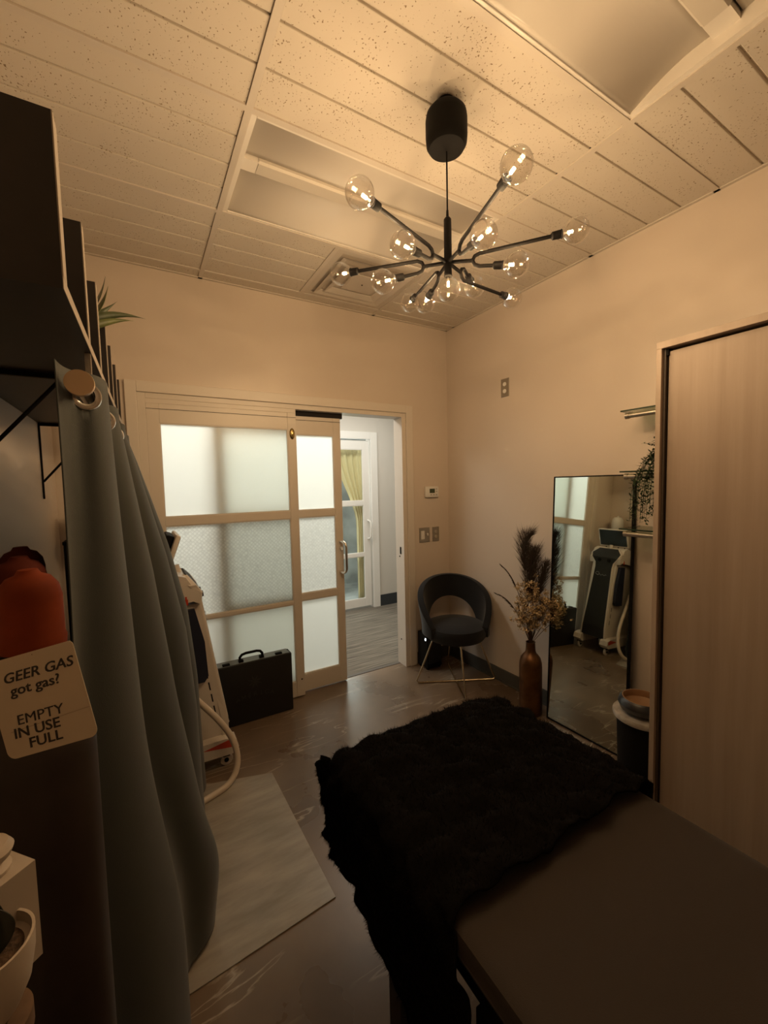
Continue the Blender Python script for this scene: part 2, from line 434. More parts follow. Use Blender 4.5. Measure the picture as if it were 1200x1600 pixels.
vx, vy, vs = -1.0265, -0.4085, 0.2915
t = thing('air_vent', (vx, vy, H), 'square louvred ceiling air vent behind the left chandelier bulbs', 'air vent')
MB().box(vx-vs, vy-vs, H+0.012, vx+vs, vy+vs, H+0.022).build('back_pan', M_vent, t)
def vring(r0, r1, z0, z1, name):
    b = MB()
    def sq(r, z): return [b.bm.verts.new((vx+sx*r, vy+sy*r, z)) for sx, sy in ((-1,-1),(1,-1),(1,1),(-1,1))]
    A, B, Cc, D = sq(r0, z0), sq(r1, z1), sq(r1-0.004, z1+0.004), sq(r0-0.004, z0+0.004)
    for R, S in ((A, B), (B, Cc), (Cc, D), (D, A)):
        for k in range(4): b.bm.faces.new((R[k], R[(k+1)%4], S[(k+1)%4], S[k]))
    b.build(name, M_vent, t)
vring(vs, vs-0.035, H+0.001, H+0.001, 'frame')
vring(vs-0.050, vs-0.085, H-0.010, H+0.004, 'louvre')
vring(vs-0.105, vs-0.145, H-0.012, H+0.004, 'louvre')
MB().box(vx-0.105, vy-0.105, H-0.008, vx+0.105, vy+0.105, H-0.003, bev=0.002).build('centre_plate', M_vent, t)
MB().lathe([(0.005, -0.011), (0.004, -0.008)], (vx, vy, H)).build('screw', M_black, t)

# ------------------------------------------------------------------ sliding door wall
c = MB()
c.box(-2.377, -0.018, 0, -2.318, 0.0, 2.168, bev=0.003).box(-0.440, -0.018, 0, -0.376, 0.0, 2.168, bev=0.003).box(-2.318, -0.018, 2.105, -0.440, 0.0, 2.168, bev=0.003)
o = c.build('trim_1', M_frame); tag(o, 'cream casing around the sliding door', 'door casing', kind='structure')
c = MB()
c.box(-2.318, -0.006, 0, -2.275, 0.119, 2.105, bev=0.002)
c.box(-0.478, -0.006, 0, -0.440, 0.119, 2.105, bev=0.002)
c.box(-2.275, -0.006, 2.072, -0.478, 0.119, 2.105, bev=0.002)
c.box(-2.275, -0.004, 2.045, -1.362, 0.020, 2.072, bev=0.001)       # fascia over the fixed panel
o = c.build('trim_2', M_frame); tag(o, 'cream jamb and head inside the door opening', 'door jamb', kind='structure')
MB().lathe([(0.0001, 0), (0.006, 0), (0.006, 0.003)], n=12, T=axis_T((-0.4785, 0.06, 0.93), (-1, 0, 0))).box(-0.480, 0.035, 0.95, -0.4775, 0.055, 1.01).build('strike_plate', M_black, o)
MB().lathe([(0.0001, 0), (0.006, 0), (0.006, 0.002)], n=12, T=axis_T((-0.4785, 0.06, 0.22), (-1, 0, 0))).build('jamb_plug', M_black, o)

def door_panel(name, x0, x1, y0, y1, z0, z1, stile_l, stile_r, zr, label, mdoor, panes, head_line=True):
    """zr: list of (pane bottom, pane top) from top to bottom"""
    d = thing(name, ((x0+x1)/2, (y0+y1)/2, z0), label, 'door', kind='structure')
    MB().box(x0, y0, z0, x0+stile_l, y1, z1, bev=0.002).build('stile', mdoor, d)
    MB().box(x1-stile_r, y0, z0, x1, y1, z1, bev=0.002).build('stile', mdoor, d)
    edges = [z1] + [v for p in zr for v in (p[1], p[0])] + [z0]
    for k in range(0, len(edges), 2):
        MB().box(x0+stile_l, y0+0.001, edges[k+1], x1-stile_r, y1-0.001, edges[k], bev=0.002).build('rail', mdoor, d)
    ym = (y0+y1)/2
    for (zb, zt), pm in zip(zr, panes):
        p = MB().box(x0+stile_l-0.004, ym-0.002, zb-0.004, x1-stile_r+0.004, ym+0.002, zt+0.004)
        p.build('pane', pm, d)
        a, b2 = x0+stile_l, x1-stile_r; w = 0.006
        f = MB()
        f.box(a, y0+0.004, zb, b2, ym-0.003, zb+w).box(a, y0+0.004, zt-w, b2, ym-0.003, zt).box(a, y0+0.004, zb+w, a+w, ym-0.003, zt-w).box(b2-w, y0+0.004, zb+w, b2, ym-0.003, zt-w)
        f.build('glazing_bead', M_framew if mdoor is M_framew else M_frame, d)
    return d
ZR = [(1.362, 1.930), (0.716, 1.308), (0.120, 0.692)]
d1 = door_panel('door_1', -2.275, -1.362, -0.004, 0.034, 0.012, 2.045, 0.068, 0.060, ZR,
                'fixed cream door panel with three frosted panes', M_frame, [M_pane, M_panep, M_pane])
d1['label'] = 'fixed cream door panel with three wide frosted panes, behind the black briefcase'
MB().box(-2.275, -0.005, 2.012, -1.362, -0.0035, 2.0145).build('reveal_line', M_gap, d1)
b = MB(); b.lathe([(0.0001, 0.009), (0.016, 0.008), (0.024, 0.003), (0.026, 0)], n=24, T=axis_T((-1.392, -0.0045, 1.90), (0, -1, 0)) @ Matrix.Diagonal((0.75, 1.5, 1, 1)))
b.lathe([(0.0001, 0.014), (0.008, 0.012), (0.010, 0.006)], n=16, T=axis_T((-1.392, -0.0045, 1.90), (0, -1, 0)) @ Matrix.Diagonal((0.8, 1.6, 1, 1)))
b.build('brass_pull', M_brass, d1, smooth=True)['label'] = 'small oval brass pull on the meeting stile'
MB().lathe([(0.0001, 0.002), (0.006, 0.0)], n=12, T=axis_T((-1.385, -0.0045, 0.135), (0, -1, 0))).build('bolt_hole', M_black, d1)
d2 = door_panel('door_2', -1.915, -1.000, 0.046, 0.084, 0.009, 2.035, 0.066, 0.058, [(1.358, 1.905), (0.745, 1.308), (0.140, 0.695)],
                'sliding cream door panel, pushed half open, three frosted panes and a pull handle', M_frame, [M_pane, M_panep, M_pane])
MB().box(-1.915, 0.044, 2.006, -1.000, 0.0465, 2.0085).build('reveal_line', M_gap, d2)
MB().box(-1.90, 0.050, 2.036, -0.98, 0.080, 2.071).build('top_track', M_gap, d2)
h = MB().tube([(-1.028, 0.046, 1.108), (-1.028, -0.005, 1.108), (-1.020, -0.028, 1.095), (-1.016, -0.034, 1.07), (-1.016, -0.034, 0.90), (-1.020, -0.026, 0.882), (-1.028, -0.005, 0.872), (-1.028, 0.046, 0.872)], 0.0105, 12)
h.build('pull_handle', M_nickel, d2, smooth=True)['label'] = 'satin metal pull handle'
MB().tube([(-1.028, 0.046, 1.06), (-1.028, 0.02, 1.06), (-1.024, 0.012, 1.045)], 0.008, 10).build('lock_cylinder', M_nickel, d2, smooth=True)
o = box('trim_3', mat('dark_threshold', (0.10, 0.085, 0.07), 0.6), (-2.275, 0.086, 0.0), (-0.478, 0.118, 0.003)); tag(o, 'metal threshold strip under the sliding door', 'threshold', kind='structure')

# ------------------------------------------------------------------ corridor
CY = 1.65; CH = 2.60
o = box('floor_corridor', M_carpet, (-3.4, 0.118, -0.1), (1.4, CY+0.1, 0.001)); tag(o, 'brown and grey loop carpet of the corridor', 'floor', kind='structure')
o = wall_with_hole('wall_corridor', -3.4, 1.4, CY, CY+0.1, CH, -0.86, 0.135, 2.10, M_corr); tag(o, 'grey painted corridor wall with a glazed door', 'wall', kind='structure')
o = MB().box(-3.4, 0.1205, 0, XL-0.101, 0.13, CH).box(0.101, 0.1205, 0, 1.4, 0.13, CH).box(-3.5, 0.13, 0, -3.4, CY, CH).box(1.4, 0.13, 0, 1.5, CY, CH).build('wall_corridor_end', M_corr); tag(o, 'grey corridor end walls', 'wall', kind='structure')
o = box('ceiling_corridor', M_trof, (-3.5, 0.121, CH), (1.5, CY+0.1, CH+0.05)); tag(o, 'white corridor ceiling', 'ceiling', kind='structure')
o = MB().box(0.228, CY-0.012, 0.001, 1.39, CY, 0.14).build('baseboard_corridor', M_baseb); tag(o, 'charcoal corridor base right of the glazed door', 'baseboard', kind='structure')
o = MB().box(0.135, CY-0.02, 0.001, 0.225, CY, 2.175, bev=0.003).box(-0.95, CY-0.02, 2.09, 0.135, CY, 2.175, bev=0.003).box(-0.95, CY-0.02, 0.001, -0.86, CY, 2.09, bev=0.003).build('trim_4', M_framew); tag(o, 'white casing of the corridor door', 'door casing', kind='structure')
d3 = door_panel('door_3', -0.84, 0.118, CY+0.01, CY+0.048, 0.03, 2.075, 0.085, 0.085, [(1.345, 1.965), (0.70, 1.285), (0.13, 0.655)],
                'white glazed corridor door with three clear panes and a pull handle, seen through the opening', M_framew, [M_cornglass, M_cornglass, M_cornglass])
MB().tube([(0.085, CY+0.01, 1.10), (0.085, CY-0.04, 1.09), (0.095, CY-0.05, 1.07), (0.095, CY-0.05, 0.90), (0.085, CY-0.04, 0.88), (0.085, CY+0.01, 0.87)], 0.011, 10).build('pull_handle', M_framew, d3, smooth=True)
# room beyond that door
o = MB().box(-1.7, 3.0, 0, 1.0, 3.05, 2.6).box(-1.75, CY+0.1, 0, -1.7, 3.05, 2.6).box(1.0, CY+0.1, 0, 1.05, 3.05, 2.6).box(-1.75, CY+0.1, 2.6, 1.05, 3.05, 2.65).box(-1.75, CY+0.1, -0.05, 1.05, 3.05, 0).build('wall_side_room', mat('side_room_grey', (0.42, 0.45, 0.46), 0.7, noise=(3.5, 0.35, 6)))
tag(o, 'mottled grey walls of the room beyond the corridor door', 'wall', kind='structure')
b = MB()
def Pc(u, v):
    z = 2.0 - 1.9*v; sweep = 0.30 * min(1, max(0, (v-0.05)/0.45))**1.4
    w = 0.36 - 0.25*sm(0.02, 0.5, v)
    x = 0.06 - w*(1-u) + sweep*0.1
    return (x, CY+0.10 + 0.014*math.sin(u*PI*9 + v*2), z)
b.grid(Pc, 60, 20)
o = b.build('curtain', M_cyell, smooth=True, solid=0.002); tag(o, 'cream curtain tied back behind the corridor door glass', 'curtain')

# ------------------------------------------------------------------ wall fittings
t = thing('thermostat', (-0.193, 0, 1.46), 'white wall thermostat with a small green display right of the door', 'thermostat')
MB().box(-0.262, -0.026, 1.415, -0.124, -0.0005, 1.508, bev=0.008).build('body', M_white, t, smooth=True)
MB().box(-0.222, -0.0275, 1.452, -0.168, -0.0255, 1.489).build('display', mat('lcd_green', (0.05, 0.065, 0.03), 0.2), t)
for k, (x, z) in enumerate(((-0.150, 1.485), (-0.150, 1.465), (-0.150, 1.437), (-0.178, 1.437), (-0.208, 1.437))):
    MB().box(x-0.007, -0.0285, z-0.004, x+0.007, -0.0255, z+0.004, bev=0.001).build('button', mat('grey_button', (0.35, 0.33, 0.30), 0.4), t)
t = thing('light_switch', (-0.266, 0, 1.1), 'two-gang metal plate with a white rocker, left of the small plate below the thermostat', 'light switch')
MB().box(-0.320, -0.006, 1.036, -0.212, -0.0005, 1.160, bev=0.002).build('plate', M_steel, t)
MB().box(-0.306, -0.012, 1.062, -0.270, -0.005, 1.134, bev=0.003).build('rocker', M_white, t)
MB().box(-0.244, -0.018, 1.092, -0.236, -0.005, 1.112, bev=0.001).build('toggle', M_white, t)
t = thing('power_outlet', (-0.147, 0, 1.1), 'narrow metal outlet plate beside the two-gang switch below the thermostat', 'outlet')
MB().box(-0.182, -0.006, 1.036, -0.112, -0.0005, 1.160, bev=0.002).build('plate', M_steel, t)
for z in (1.118, 1.076): MB().lathe([(0.0001, 0.004), (0.013, 0.004), (0.014, 0)], n=20, T=axis_T((-0.147, -0.006, z), (0, -1, 0))).build('socket', mat('outlet_tan', (0.40, 0.36, 0.30), 0.4), t)
t = thing('power_outlet', (0, -0.66, 2.215), 'metal outlet plate with two pale sockets, high on the right wall', 'outlet')
MB().box(-0.006, -0.697, 2.150, -0.0005, -0.624, 2.280, bev=0.002).build('plate', M_steel, t)
for z in (2.240, 2.190): MB().lathe([(0.0001, 0.004), (0.014, 0.004), (0.015, 0)], n=20, T=axis_T((-0.006, -0.660, z), (-1, 0, 0))).build('socket', M_white, t)
# ------------------------------------------------------------------ chandelier
CX, CYY, HZ = -1.364, -1.674, 2.300
M_core = mat('led_core', (1, 0.8, 0.5), emit=((1.0, 0.70, 0.36), 38))
M_core.cycles.emission_sampling = 'NONE'
ch = thing('chandelier', (CX, CYY, H), 'black branching chandelier with thirteen clear globe bulbs hanging from the ceiling', 'chandelier')
MB().lathe([(0.0001, -0.012), (0.030, -0.012), (0.030, -0.0), (0.0001, 0.0)], (CX, CYY, H), 24).build('ceiling_hook', M_black, ch)
MB().lathe([(0.045, -0.156), (0.060, -0.151), (0.069, -0.136), (0.071, -0.114), (0.071, -0.060), (0.068, -0.042), (0.056, -0.028), (0.03, -0.020), (0.02, -0.012)], (CX, CYY, H), 40).build('canopy', M_black, ch, smooth=True)
MB().tube([(CX, CYY, H-0.16), (CX, CYY, 2.462)], 0.0028, 8).build('cord', M_black, ch)
MB().lathe([(0.0001, 2.475), (0.004, 2.474), (0.005, 2.452), (0.009, 2.449), (0.013, 2.443), (0.0135, 2.40), (0.0135, 2.285), (0.011, 2.274), (0.006, 2.269), (0.0001, 2.268)], (CX, CYY, 0), 24, cap0=False, cap1=False).build('stem', M_black, ch, smooth=True)
BR = 0.041
def bulb(c, d):
    """globe bulb centred on c, its neck pointing back along d"""
    c = Vector(c); d = Vector(d).normalized(); T = axis_T(c, d)
    prof = [(0.0001, BR)]
    for k in range(1, 13):
        a = PI/2 - k*(PI*0.83)/12; prof.append((BR*math.cos(a), BR*math.sin(a)))
    prof += [(0.014, -BR*0.98), (0.0125, -BR*1.15)]
    g = MB().lathe(prof, n=28, T=T, cap0=False, cap1=False).build('bulb', M_bulb, ch, smooth=True)
    f = MB()
    for k in range(3):
        z0 = -0.027 + k*0.0060
        f.lathe([(0.0001, z0), (0.0040, z0), (0.0045, z0+0.001), (0.0045, z0+0.004), (0.0040, z0+0.005), (0.0001, z0+0.005)], n=10, T=T, cap0=False, cap1=False)
    f.build('led_core', M_core, g, smooth=True)
    MB().lathe([(0.0001, -0.040), (0.004, -0.040), (0.0026, -0.030), (0.0020, -0.008), (0.0001, -0.008)], n=8, T=T, cap0=False, cap1=False).build('core_post', M_nickel, g)
    MB().lathe([(0.0001, -BR*1.10), (0.0145, -BR*1.10), (0.0150, -BR*1.14), (0.0128, -BR*1.22), (0.0135, -BR*1.30), (0.0125, -BR*1.85), (0.008, -BR*1.95), (0.0001, -BR*1.97)], n=20, T=T, cap0=False, cap1=False).build('socket', M_black, ch, smooth=True)
    l = bpy.data.lights.new('bulb_light', 'POINT'); l.energy = LAMP_W; l.color = LAMP_COL; l.shadow_soft_size = 0.006
    l.use_nodes = True; nt = l.node_tree; em = nt.nodes['Emission']
    # output dimmed straight up and down, added to even the ceiling with the walls
    tc = nt.nodes.new('ShaderNodeTexCoord'); sp_ = nt.nodes.new('ShaderNodeSeparateXYZ'); ab = nt.nodes.new('ShaderNodeMath'); ab.operation = 'ABSOLUTE'
    mr = nt.nodes.new('ShaderNodeMapRange'); mr.inputs[1].default_value = 0.35; mr.inputs[2].default_value = 1.0; mr.inputs[3].default_value = 1.0; mr.inputs[4].default_value = 0.34
    nt.links.new(tc.outputs['Normal'], sp_.inputs[0]); nt.links.new(sp_.outputs['Z'], ab.inputs[0]); nt.links.new(ab.outputs[0], mr.inputs[0]); nt.links.new(mr.outputs[0], em.inputs['Strength'])
    lo = bpy.data.objects.new('bulb_light', l); sc.collection.objects.link(lo); lo.location = c + d*0.020
    lo.parent = g; lo.matrix_parent_inverse = wm(g).inverted()
    return c - d*BR*1.9
PAIRS = [((-1.768,-1.787,2.335), (-1.587,-1.725,2.275)), ((-1.476,-2.079,2.324), (-1.413,-1.899,2.265)),
         ((-1.041,-1.944,2.358), (-1.197,-1.833,2.262)), ((-1.622,-1.343,2.345), (-1.560,-1.555,2.2416)),
         ((-1.250,-1.269,2.339), (-1.302,-1.452,2.260)), ((-0.952,-1.588,2.295), (-1.153,-1.579,2.302))]
for a, b in PAIRS:
    A, B = Vector(a), Vector(b); hub = Vector((CX, CYY, HZ))
    m = (Vector((A.x-CX, A.y-CYY, 0)).normalized() + Vector((B.x-CX, B.y-CYY, 0)).normalized()).normalized()
    j = hub + m*0.085; j.z = HZ - 0.004
    arm = MB(); arm.tube([hub + m*0.008, j], 0.0062, 12)
    up = Vector((0,0,1))
    for E_, s in ((A, 1), (B, -1)):
        if B.z > A.z: s = -s
        k0 = j + up*(0.014*s) + m*0.006
        k1 = j + up*(0.021*s) + m*0.022
        dirn = (E_ - k1).normalized()
        end = bulb(E_, dirn)
        arm.tube([j + up*0.002*s, k0, k1, k1 + dirn*0.015, end], 0.0062, 12)
    arm.build('forked_arm', M_black, ch, smooth=True)
e = bulb((CX, CYY, 2.212-0.004), (0, 0, -1)); MB().tube([(CX, CYY, 2.272), (CX, CYY, 2.262)], 0.006).build('bottom_stub', M_black, ch)

# ------------------------------------------------------------------ leaning mirror
BL, BRr, TL = Vector((-0.138, -1.132, 0.004)), Vector((-0.130, -1.632, 0.004)), Vector((-0.030, -1.100, 1.557))
U = BRr - BL; V = TL - BL; N = U.cross(V).normalized()
if N.x > 0: N = -N
t = thing('floor_mirror', ((BL+BRr)/2), 'tall mirror with a thin black edge leaning on the right wall', 'mirror')
def quad_slab(u0, u1, v0, v1, n0, n1, name, m):
    b = MB(); c = [b.bm.verts.new(BL + U*u + V*v + N*n) for n in (n0, n1) for u, v in ((u0,v0),(u1,v0),(u1,v1),(u0,v1))]
    for f in ((0,1,2,3),(7,6,5,4),(0,4,5,1),(1,5,6,2),(2,6,7,3),(3,7,4,0)): b.bm.faces.new([c[i] for i in f])
    return b.build(name, m, t)
fu, fv = 0.007/U.length, 0.007/V.length
quad_slab(fu, 1-fu, fv, 1-fv, -0.004, 0.0, 'glass', M_mirror)
quad_slab(0.002, 0.998, 0.001, 0.999, -0.020, -0.005, 'back_board', M_blackm)
for a in ((0, fu, 0, 1), (1-fu, 1, 0, 1), (fu, 1-fu, 0, fv), (fu, 1-fu, 1-fv, 1)): quad_slab(*a, -0.021, 0.003, 'edge_strip', M_black)

# ------------------------------------------------------------------ chair
cc = Vector((-0.302, -0.432, 0)); R = Matrix.Translation(cc) @ Matrix.Rotation(math.radians(-27.6), 4, 'Z')
t = thing('lounge_chair', cc, 'round black velvet chair with open curved back and thin metal wire legs', 'chair')
b = MB()
prof = [(0.0001, 0.355), (0.16, 0.350), (0.215, 0.362), (0.238, 0.395), (0.240, 0.425), (0.225, 0.455), (0.19, 0.470), (0.10, 0.476), (0.0001, 0.477)]
b.lathe(prof, n=48, T=R, cap0=False, cap1=False); b.build('seat', M_velvet, t, smooth=True)
def Pback(u, v):
    a = (-126 + 252*u); ab = abs(a)
    top = 0.788 - 0.32*(ab/126)**2.1
    low = 0.395 + 0.215*max(0.0, math.cos(min(1, ab/66)*PI/2))**0.55
    z = low + (top-low)*v
    r = 0.232 + 0.040*sm(0.40, 0.78, z)
    ar = math.radians(a)
    return R @ Vector((r*math.sin(ar), r*math.cos(ar), z))
b = MB(); b.grid(Pback, 96, 14)
o = b.build('curved_back', M_velvet, t, smooth=True); md = o.modifiers.new('s', 'SOLIDIFY'); md.thickness = 0.046; md.offset = 0
md = o.modifiers.new('b', 'BEVEL'); md.width = 0.018; md.segments = 3; md.limit_method = 'ANGLE'
for rot in (0, PI/2):
    Q = R @ Matrix.Rotation(rot, 4, 'Z')
    L_ = 0.313; rr = 0.0065
    pts = [(-0.165, 0, 0.365), (-0.29, 0, 0.055), (-0.306, 0, 0.022), (-0.290, 0, 0.0075), (0.290, 0, 0.0075), (0.306, 0, 0.022), (0.29, 0, 0.055), (0.165, 0, 0.365)]
    if rot: pts = [(x, y, z) for x, y, z in pts]
    MB().tube([Q @ Vector(p) for p in pts], rr, 10).build('wire_leg', M_gold, t, smooth=True)

# ------------------------------------------------------------------ black speaker box behind the chair
t = thing('speaker_box', (-0.30, -0.09, 0), 'black box with a small glowing light behind the black chair, by the door casing', 'speaker')
MB().box(-0.373, -0.160, 0.012, -0.222, -0.025, 0.300, bev=0.010).build('body', M_blackm, t, smooth=True)
MB().box(-0.360, -0.165, 0.05, -0.235, -0.159, 0.285, bev=0.002).build('grille', mat('black_grille', (0.02, 0.018, 0.017), 0.6, bump=(600, 0.6)), t)
MB().lathe([(0.0001, 0.003), (0.006, 0.002), (0.007, 0)], n=16, T=axis_T((-0.3735, -0.140, 0.255), (-1, 0, 0)) @ Matrix.Diagonal((1, 1.6, 1, 1))).build('indicator_light', mat('white_led', (1, 1, 1), emit=((0.75, 0.9, 1.0), 6)), t)
for x in (-0.355, -0.24):
    for y in (-0.14, -0.045): MB().lathe([(0.012, 0), (0.014, 0.012)], (x, y, 0), 12).build('foot', M_black, t)

# ------------------------------------------------------------------ bottle vase with dried stems
VX, VY = -0.172, -1.032
M_copper = mat('brushed_copper_paint', (0.125, 0.055, 0.020), 0.38, metal=0.6, noise=(14, 0.35))
b = MB().lathe([(0.0001, 0.0), (0.066, 0.0), (0.071, 0.008), (0.072, 0.05), (0.072, 0.315), (0.070, 0.345), (0.062, 0.375), (0.048, 0.395), (0.036, 0.408), (0.031, 0.425), (0.029, 0.475), (0.031, 0.48), (0.027, 0.48), (0.026, 0.43), (0.030, 0.40), (0.0001, 0.38)], (VX, VY, 0), 48, cap0=False, cap1=False)
tag(b.build('bottle_vase', M_copper, smooth=True), 'tall bronze bottle-shaped floor vase between the chair and the mirror', 'vase')
M_plume = mat('dark_brown_plume', (0.060, 0.042, 0.030), 0.9)
M_dried = mat('dried_flower_tan', (0.46, 0.33, 0.18), 0.9, noise=(60, 0.5))
M_stalk = mat('dried_stalk', (0.10, 0.055, 0.028), 0.9)
def strip(b, p, q, w, up=None):
    """two-triangle blade from p to q"""
    p, q = Vector(p), Vector(q); d = q - p
    s = d.cross(Vector((random.uniform(-1,1), random.uniform(-1,1), random.uniform(-1,1)))).normalized()*w
    v = [b.bm.verts.new(p + s), b.bm.verts.new(p - s), b.bm.verts.new(q)]
    b.bm.faces.new(v)
def bez(P, n):
    out = []
    for i in range(n+1):
        u = i/n; q = [Vector(p) for p in P]
        while len(q) > 1: q = [q[k].lerp(q[k+1], u) for k in range(len(q)-1)]
        out.append(q[0])
    return out
def plume(P, blen, n, label, start=0.45, droop=0.7):
    t = thing('pampas_plume', P[0], label, 'dried plume', 'dark feathery plumes in the bottle vase')
    pts = bez(P, 24)
    MB().tube(pts, [0.0022*(1-0.7*i/24) for i in range(25)], 5).build('stalk', M_stalk, t)
    b = MB()
    for i in range(n):
        u = start + (1-start)*random.random()
        p = pts[int(u*23.99)]; q = pts[min(24, int(u*23.99)+1)]
        d = (q-p).normalized()
        side = Vector((random.uniform(-1,1), random.uniform(-1,1), random.uniform(-0.2,0.3))).normalized()
        L = blen*(0.55+0.6*random.random())*math.sin(PI*min(0.93, 0.25+0.72*(u-start)/(1-start)))**0.7
        mid = p + (d*0.95 + side*0.36)*L*0.55
        end = mid + (d*0.75 + side*0.42 - Vector((0,0,droop*0.15)))*L*0.5
        mid.x = min(mid.x, -0.01); end.x = min(end.x, -0.01)
        strip(b, p, mid + (mid-p)*0.2, 0.0013); strip(b, mid, end, 0.0010)
    o = b.build('plume_fibres', M_plume, t); o['kind'] = 'stuff'
z0 = 0.46
# screen-right at the vase is roughly (+0.86,-0.51)
RT = Vector((0.86, -0.51, 0)); V0 = Vector((VX, VY, z0))
def sp(r, z, f=0.0): return V0 + RT*r + Vector((-0.51, -0.86, 0))*f + Vector((0, 0, z-z0))
plume([sp(0,z0), sp(-0.01,0.75), sp(-0.04,1.0), sp(-0.07,1.13), sp(-0.01,1.175)], 0.17, 1000, 'tall dark plume curling over at its tip, highest in the vase', 0.5)
plume([sp(0,z0), sp(0.0,0.75), sp(-0.01,0.95), sp(0.02,1.08)], 0.20, 1500, 'broad dark plume in the middle of the vase', 0.4)
plume([sp(0,z0), sp(0.02,0.7), sp(0.06,0.85), sp(0.10,1.0)], 0.15, 800, 'dark plume leaning right towards the mirror', 0.5)
def seed_stem(P, label, w=0.010):
    t = thing('grass_stem', P[0], label, 'dried stem', 'thin dark grass stems in the bottle vase')
    pts = bez(P, 16); MB().tube(pts, 0.0022, 5).build('stalk', M_stalk, t)
    b = MB()
    for i in range(140):
        k = random.uniform(9, 15.9); p = pts[int(k)].lerp(pts[int(k)+1], k % 1); d = (pts[16]-pts[12]).normalized()
        strip(b, p, p + d*0.028 + Vector((random.uniform(-1,1), random.uniform(-1,1), random.uniform(-1,1)))*w*0.5, 0.0022)
    o = b.build('seed_head', M_plume, t); o['kind'] = 'stuff'
seed_stem([sp(0,z0), sp(-0.05,0.72), sp(-0.09,0.92), sp(-0.19,0.985)], 'short dark spike pointing up and left beside the plumes')
seed_stem([sp(0,z0), sp(-0.06,0.62), sp(-0.12,0.78), sp(-0.22,0.80)], 'thin dark stem bending left towards the black chair')
seed_stem([sp(0,z0), sp(-0.03,0.55), sp(-0.055,0.63), sp(-0.08,0.72)], 'short ragged brown stem low on the left of the vase neck')
seed_stem([sp(0,z0), sp(-0.01,0.53), sp(-0.02,0.60), sp(-0.035,0.67)], 'short ragged brown stem just left of the middle of the vase neck')
seed_stem([sp(0,z0), sp(0.01,0.53), sp(0.02,0.60), sp(0.02,0.68)], 'short ragged brown stem just right of the middle of the vase neck')
seed_stem([sp(0,z0), sp(0.03,0.55), sp(0.045,0.62), sp(0.05,0.70)], 'short ragged brown stem low on the right of the vase neck')
FLAB = ['dried flower spray at the left of the vase bouquet', 'dried flower spray in the middle of the bouquet, just under the plumes', 'dried flower spray at the upper right of the bouquet', 'dried flower spray at the centre front of the bouquet', 'dried flower spray at the lower right of the bouquet', 'dried flower spray at the lower left of the bouquet', 'dried flower spray overlapping the mirror edge', 'lowest dried flower spray, left of the vase neck line', 'lowest dried flower spray, right of the vase neck line', 'dried flower spray in front of the mirror glass', 'highest dried flower spray, in among the dark plumes', 'dried flower spray reaching farthest right across the mirror']
fl_specs = [(-0.035, 0.80, 0.03), (0.03, 0.83, 0.0), (0.075, 0.79, 0.03), (0.0, 0.73, 0.055), (0.06, 0.71, 0.05), (-0.06, 0.70, 0.04), (0.11, 0.74, 0.02), (-0.01, 0.66, 0.04), (0.05, 0.65, 0.03), (0.15, 0.735, 0.06), (-0.02, 0.87, 0.02), (0.20, 0.72, 0.08)]
for k, (r, z, f) in enumerate(fl_specs):
    lab = FLAB[k]
    t = thing('dried_flower', V0, lab, 'dried flowers', 'tan dried flower sprays in the bottle vase')
    c = sp(r*0.95 - 0.012, z - 0.035, f)
    if c.x > -0.02: c.x = -0.02
    pts = bez([V0, V0.lerp(c, 0.5) + Vector((0,0,0.03)), c], 10)
    sb = MB(); sb.tube(pts, 0.0018, 5)
    tips = []
    for i in range(26):
        q = c + Vector((random.gauss(0, 0.028), random.gauss(0, 0.028), random.gauss(0.006, 0.026)))
        q.x = min(q.x, -0.012)
        sb.tube([pts[8], q], 0.0007, 4, cap=False); tips.append(q)
    sb.build('stalk', M_stalk, t)
    b = MB()
    for q in tips:
        for i in range(20):
            p = q + Vector([random.gauss(0, 0.0075) for _ in range(3)]); p.x = min(p.x, -0.006)
            d = Vector([random.gauss(0, 1) for _ in range(3)]).normalized()*0.011
            e1 = d.cross(Vector((0,0,1))).normalized()*0.0055
            b.bm.faces.new([b.bm.verts.new(v) for v in (p-d*0.5, p+e1, p+d*0.6, p-e1)])
    o = b.build('blossom', M_dried, t); o['kind'] = 'stuff'

# ------------------------------------------------------------------ glass shelves beside the wardrobe
for z, lab in ((1.872, 'highest of the three glass shelves between mirror and wardrobe'), (1.566, 'middle glass shelf between mirror and wardrobe, with the trailing plant'), (1.272, 'lowest of the three glass shelves between mirror and wardrobe')):
    t = thing('glass_shelf', (-0.1, -1.79, z), lab, 'shelf', 'glass shelves on metal tubes')
    MB().box(-0.205, -1.945, z, -0.005, -1.622, z+0.006, bev=0.001).build('glass_plate', M_shelfglass, t)
    MB().box(-0.2065, -1.946, z-0.0005, -0.2045, -1.621, z+0.0065).box(-0.205, -1.6225, z-0.0005, -0.005, -1.6205, z+0.0065).build('glass_edge', mat('dark_glass_edge', (0.03, 0.05, 0.035), 0.15), t)
    MB().tube([(-0.185, -1.945, z-0.022), (-0.185, -1.655, z-0.022)], 0.0125, 16).build('tube', M_nickel, t, smooth=True)
    MB().tube([(-0.185, -1.655, z-0.022), (-0.185, -1.638, z-0.022)], 0.0155, 16).build('tube_cap', M_nickel, t, smooth=True)
    MB().box(-0.178, -1.90, z-0.030, -0.0005, -1.885, z-0.014).box(-0.016, -1.915, z-0.045, -0.0005, -1.870, z-0.001, bev=0.003).build('wall_bracket', M_nickel, t)
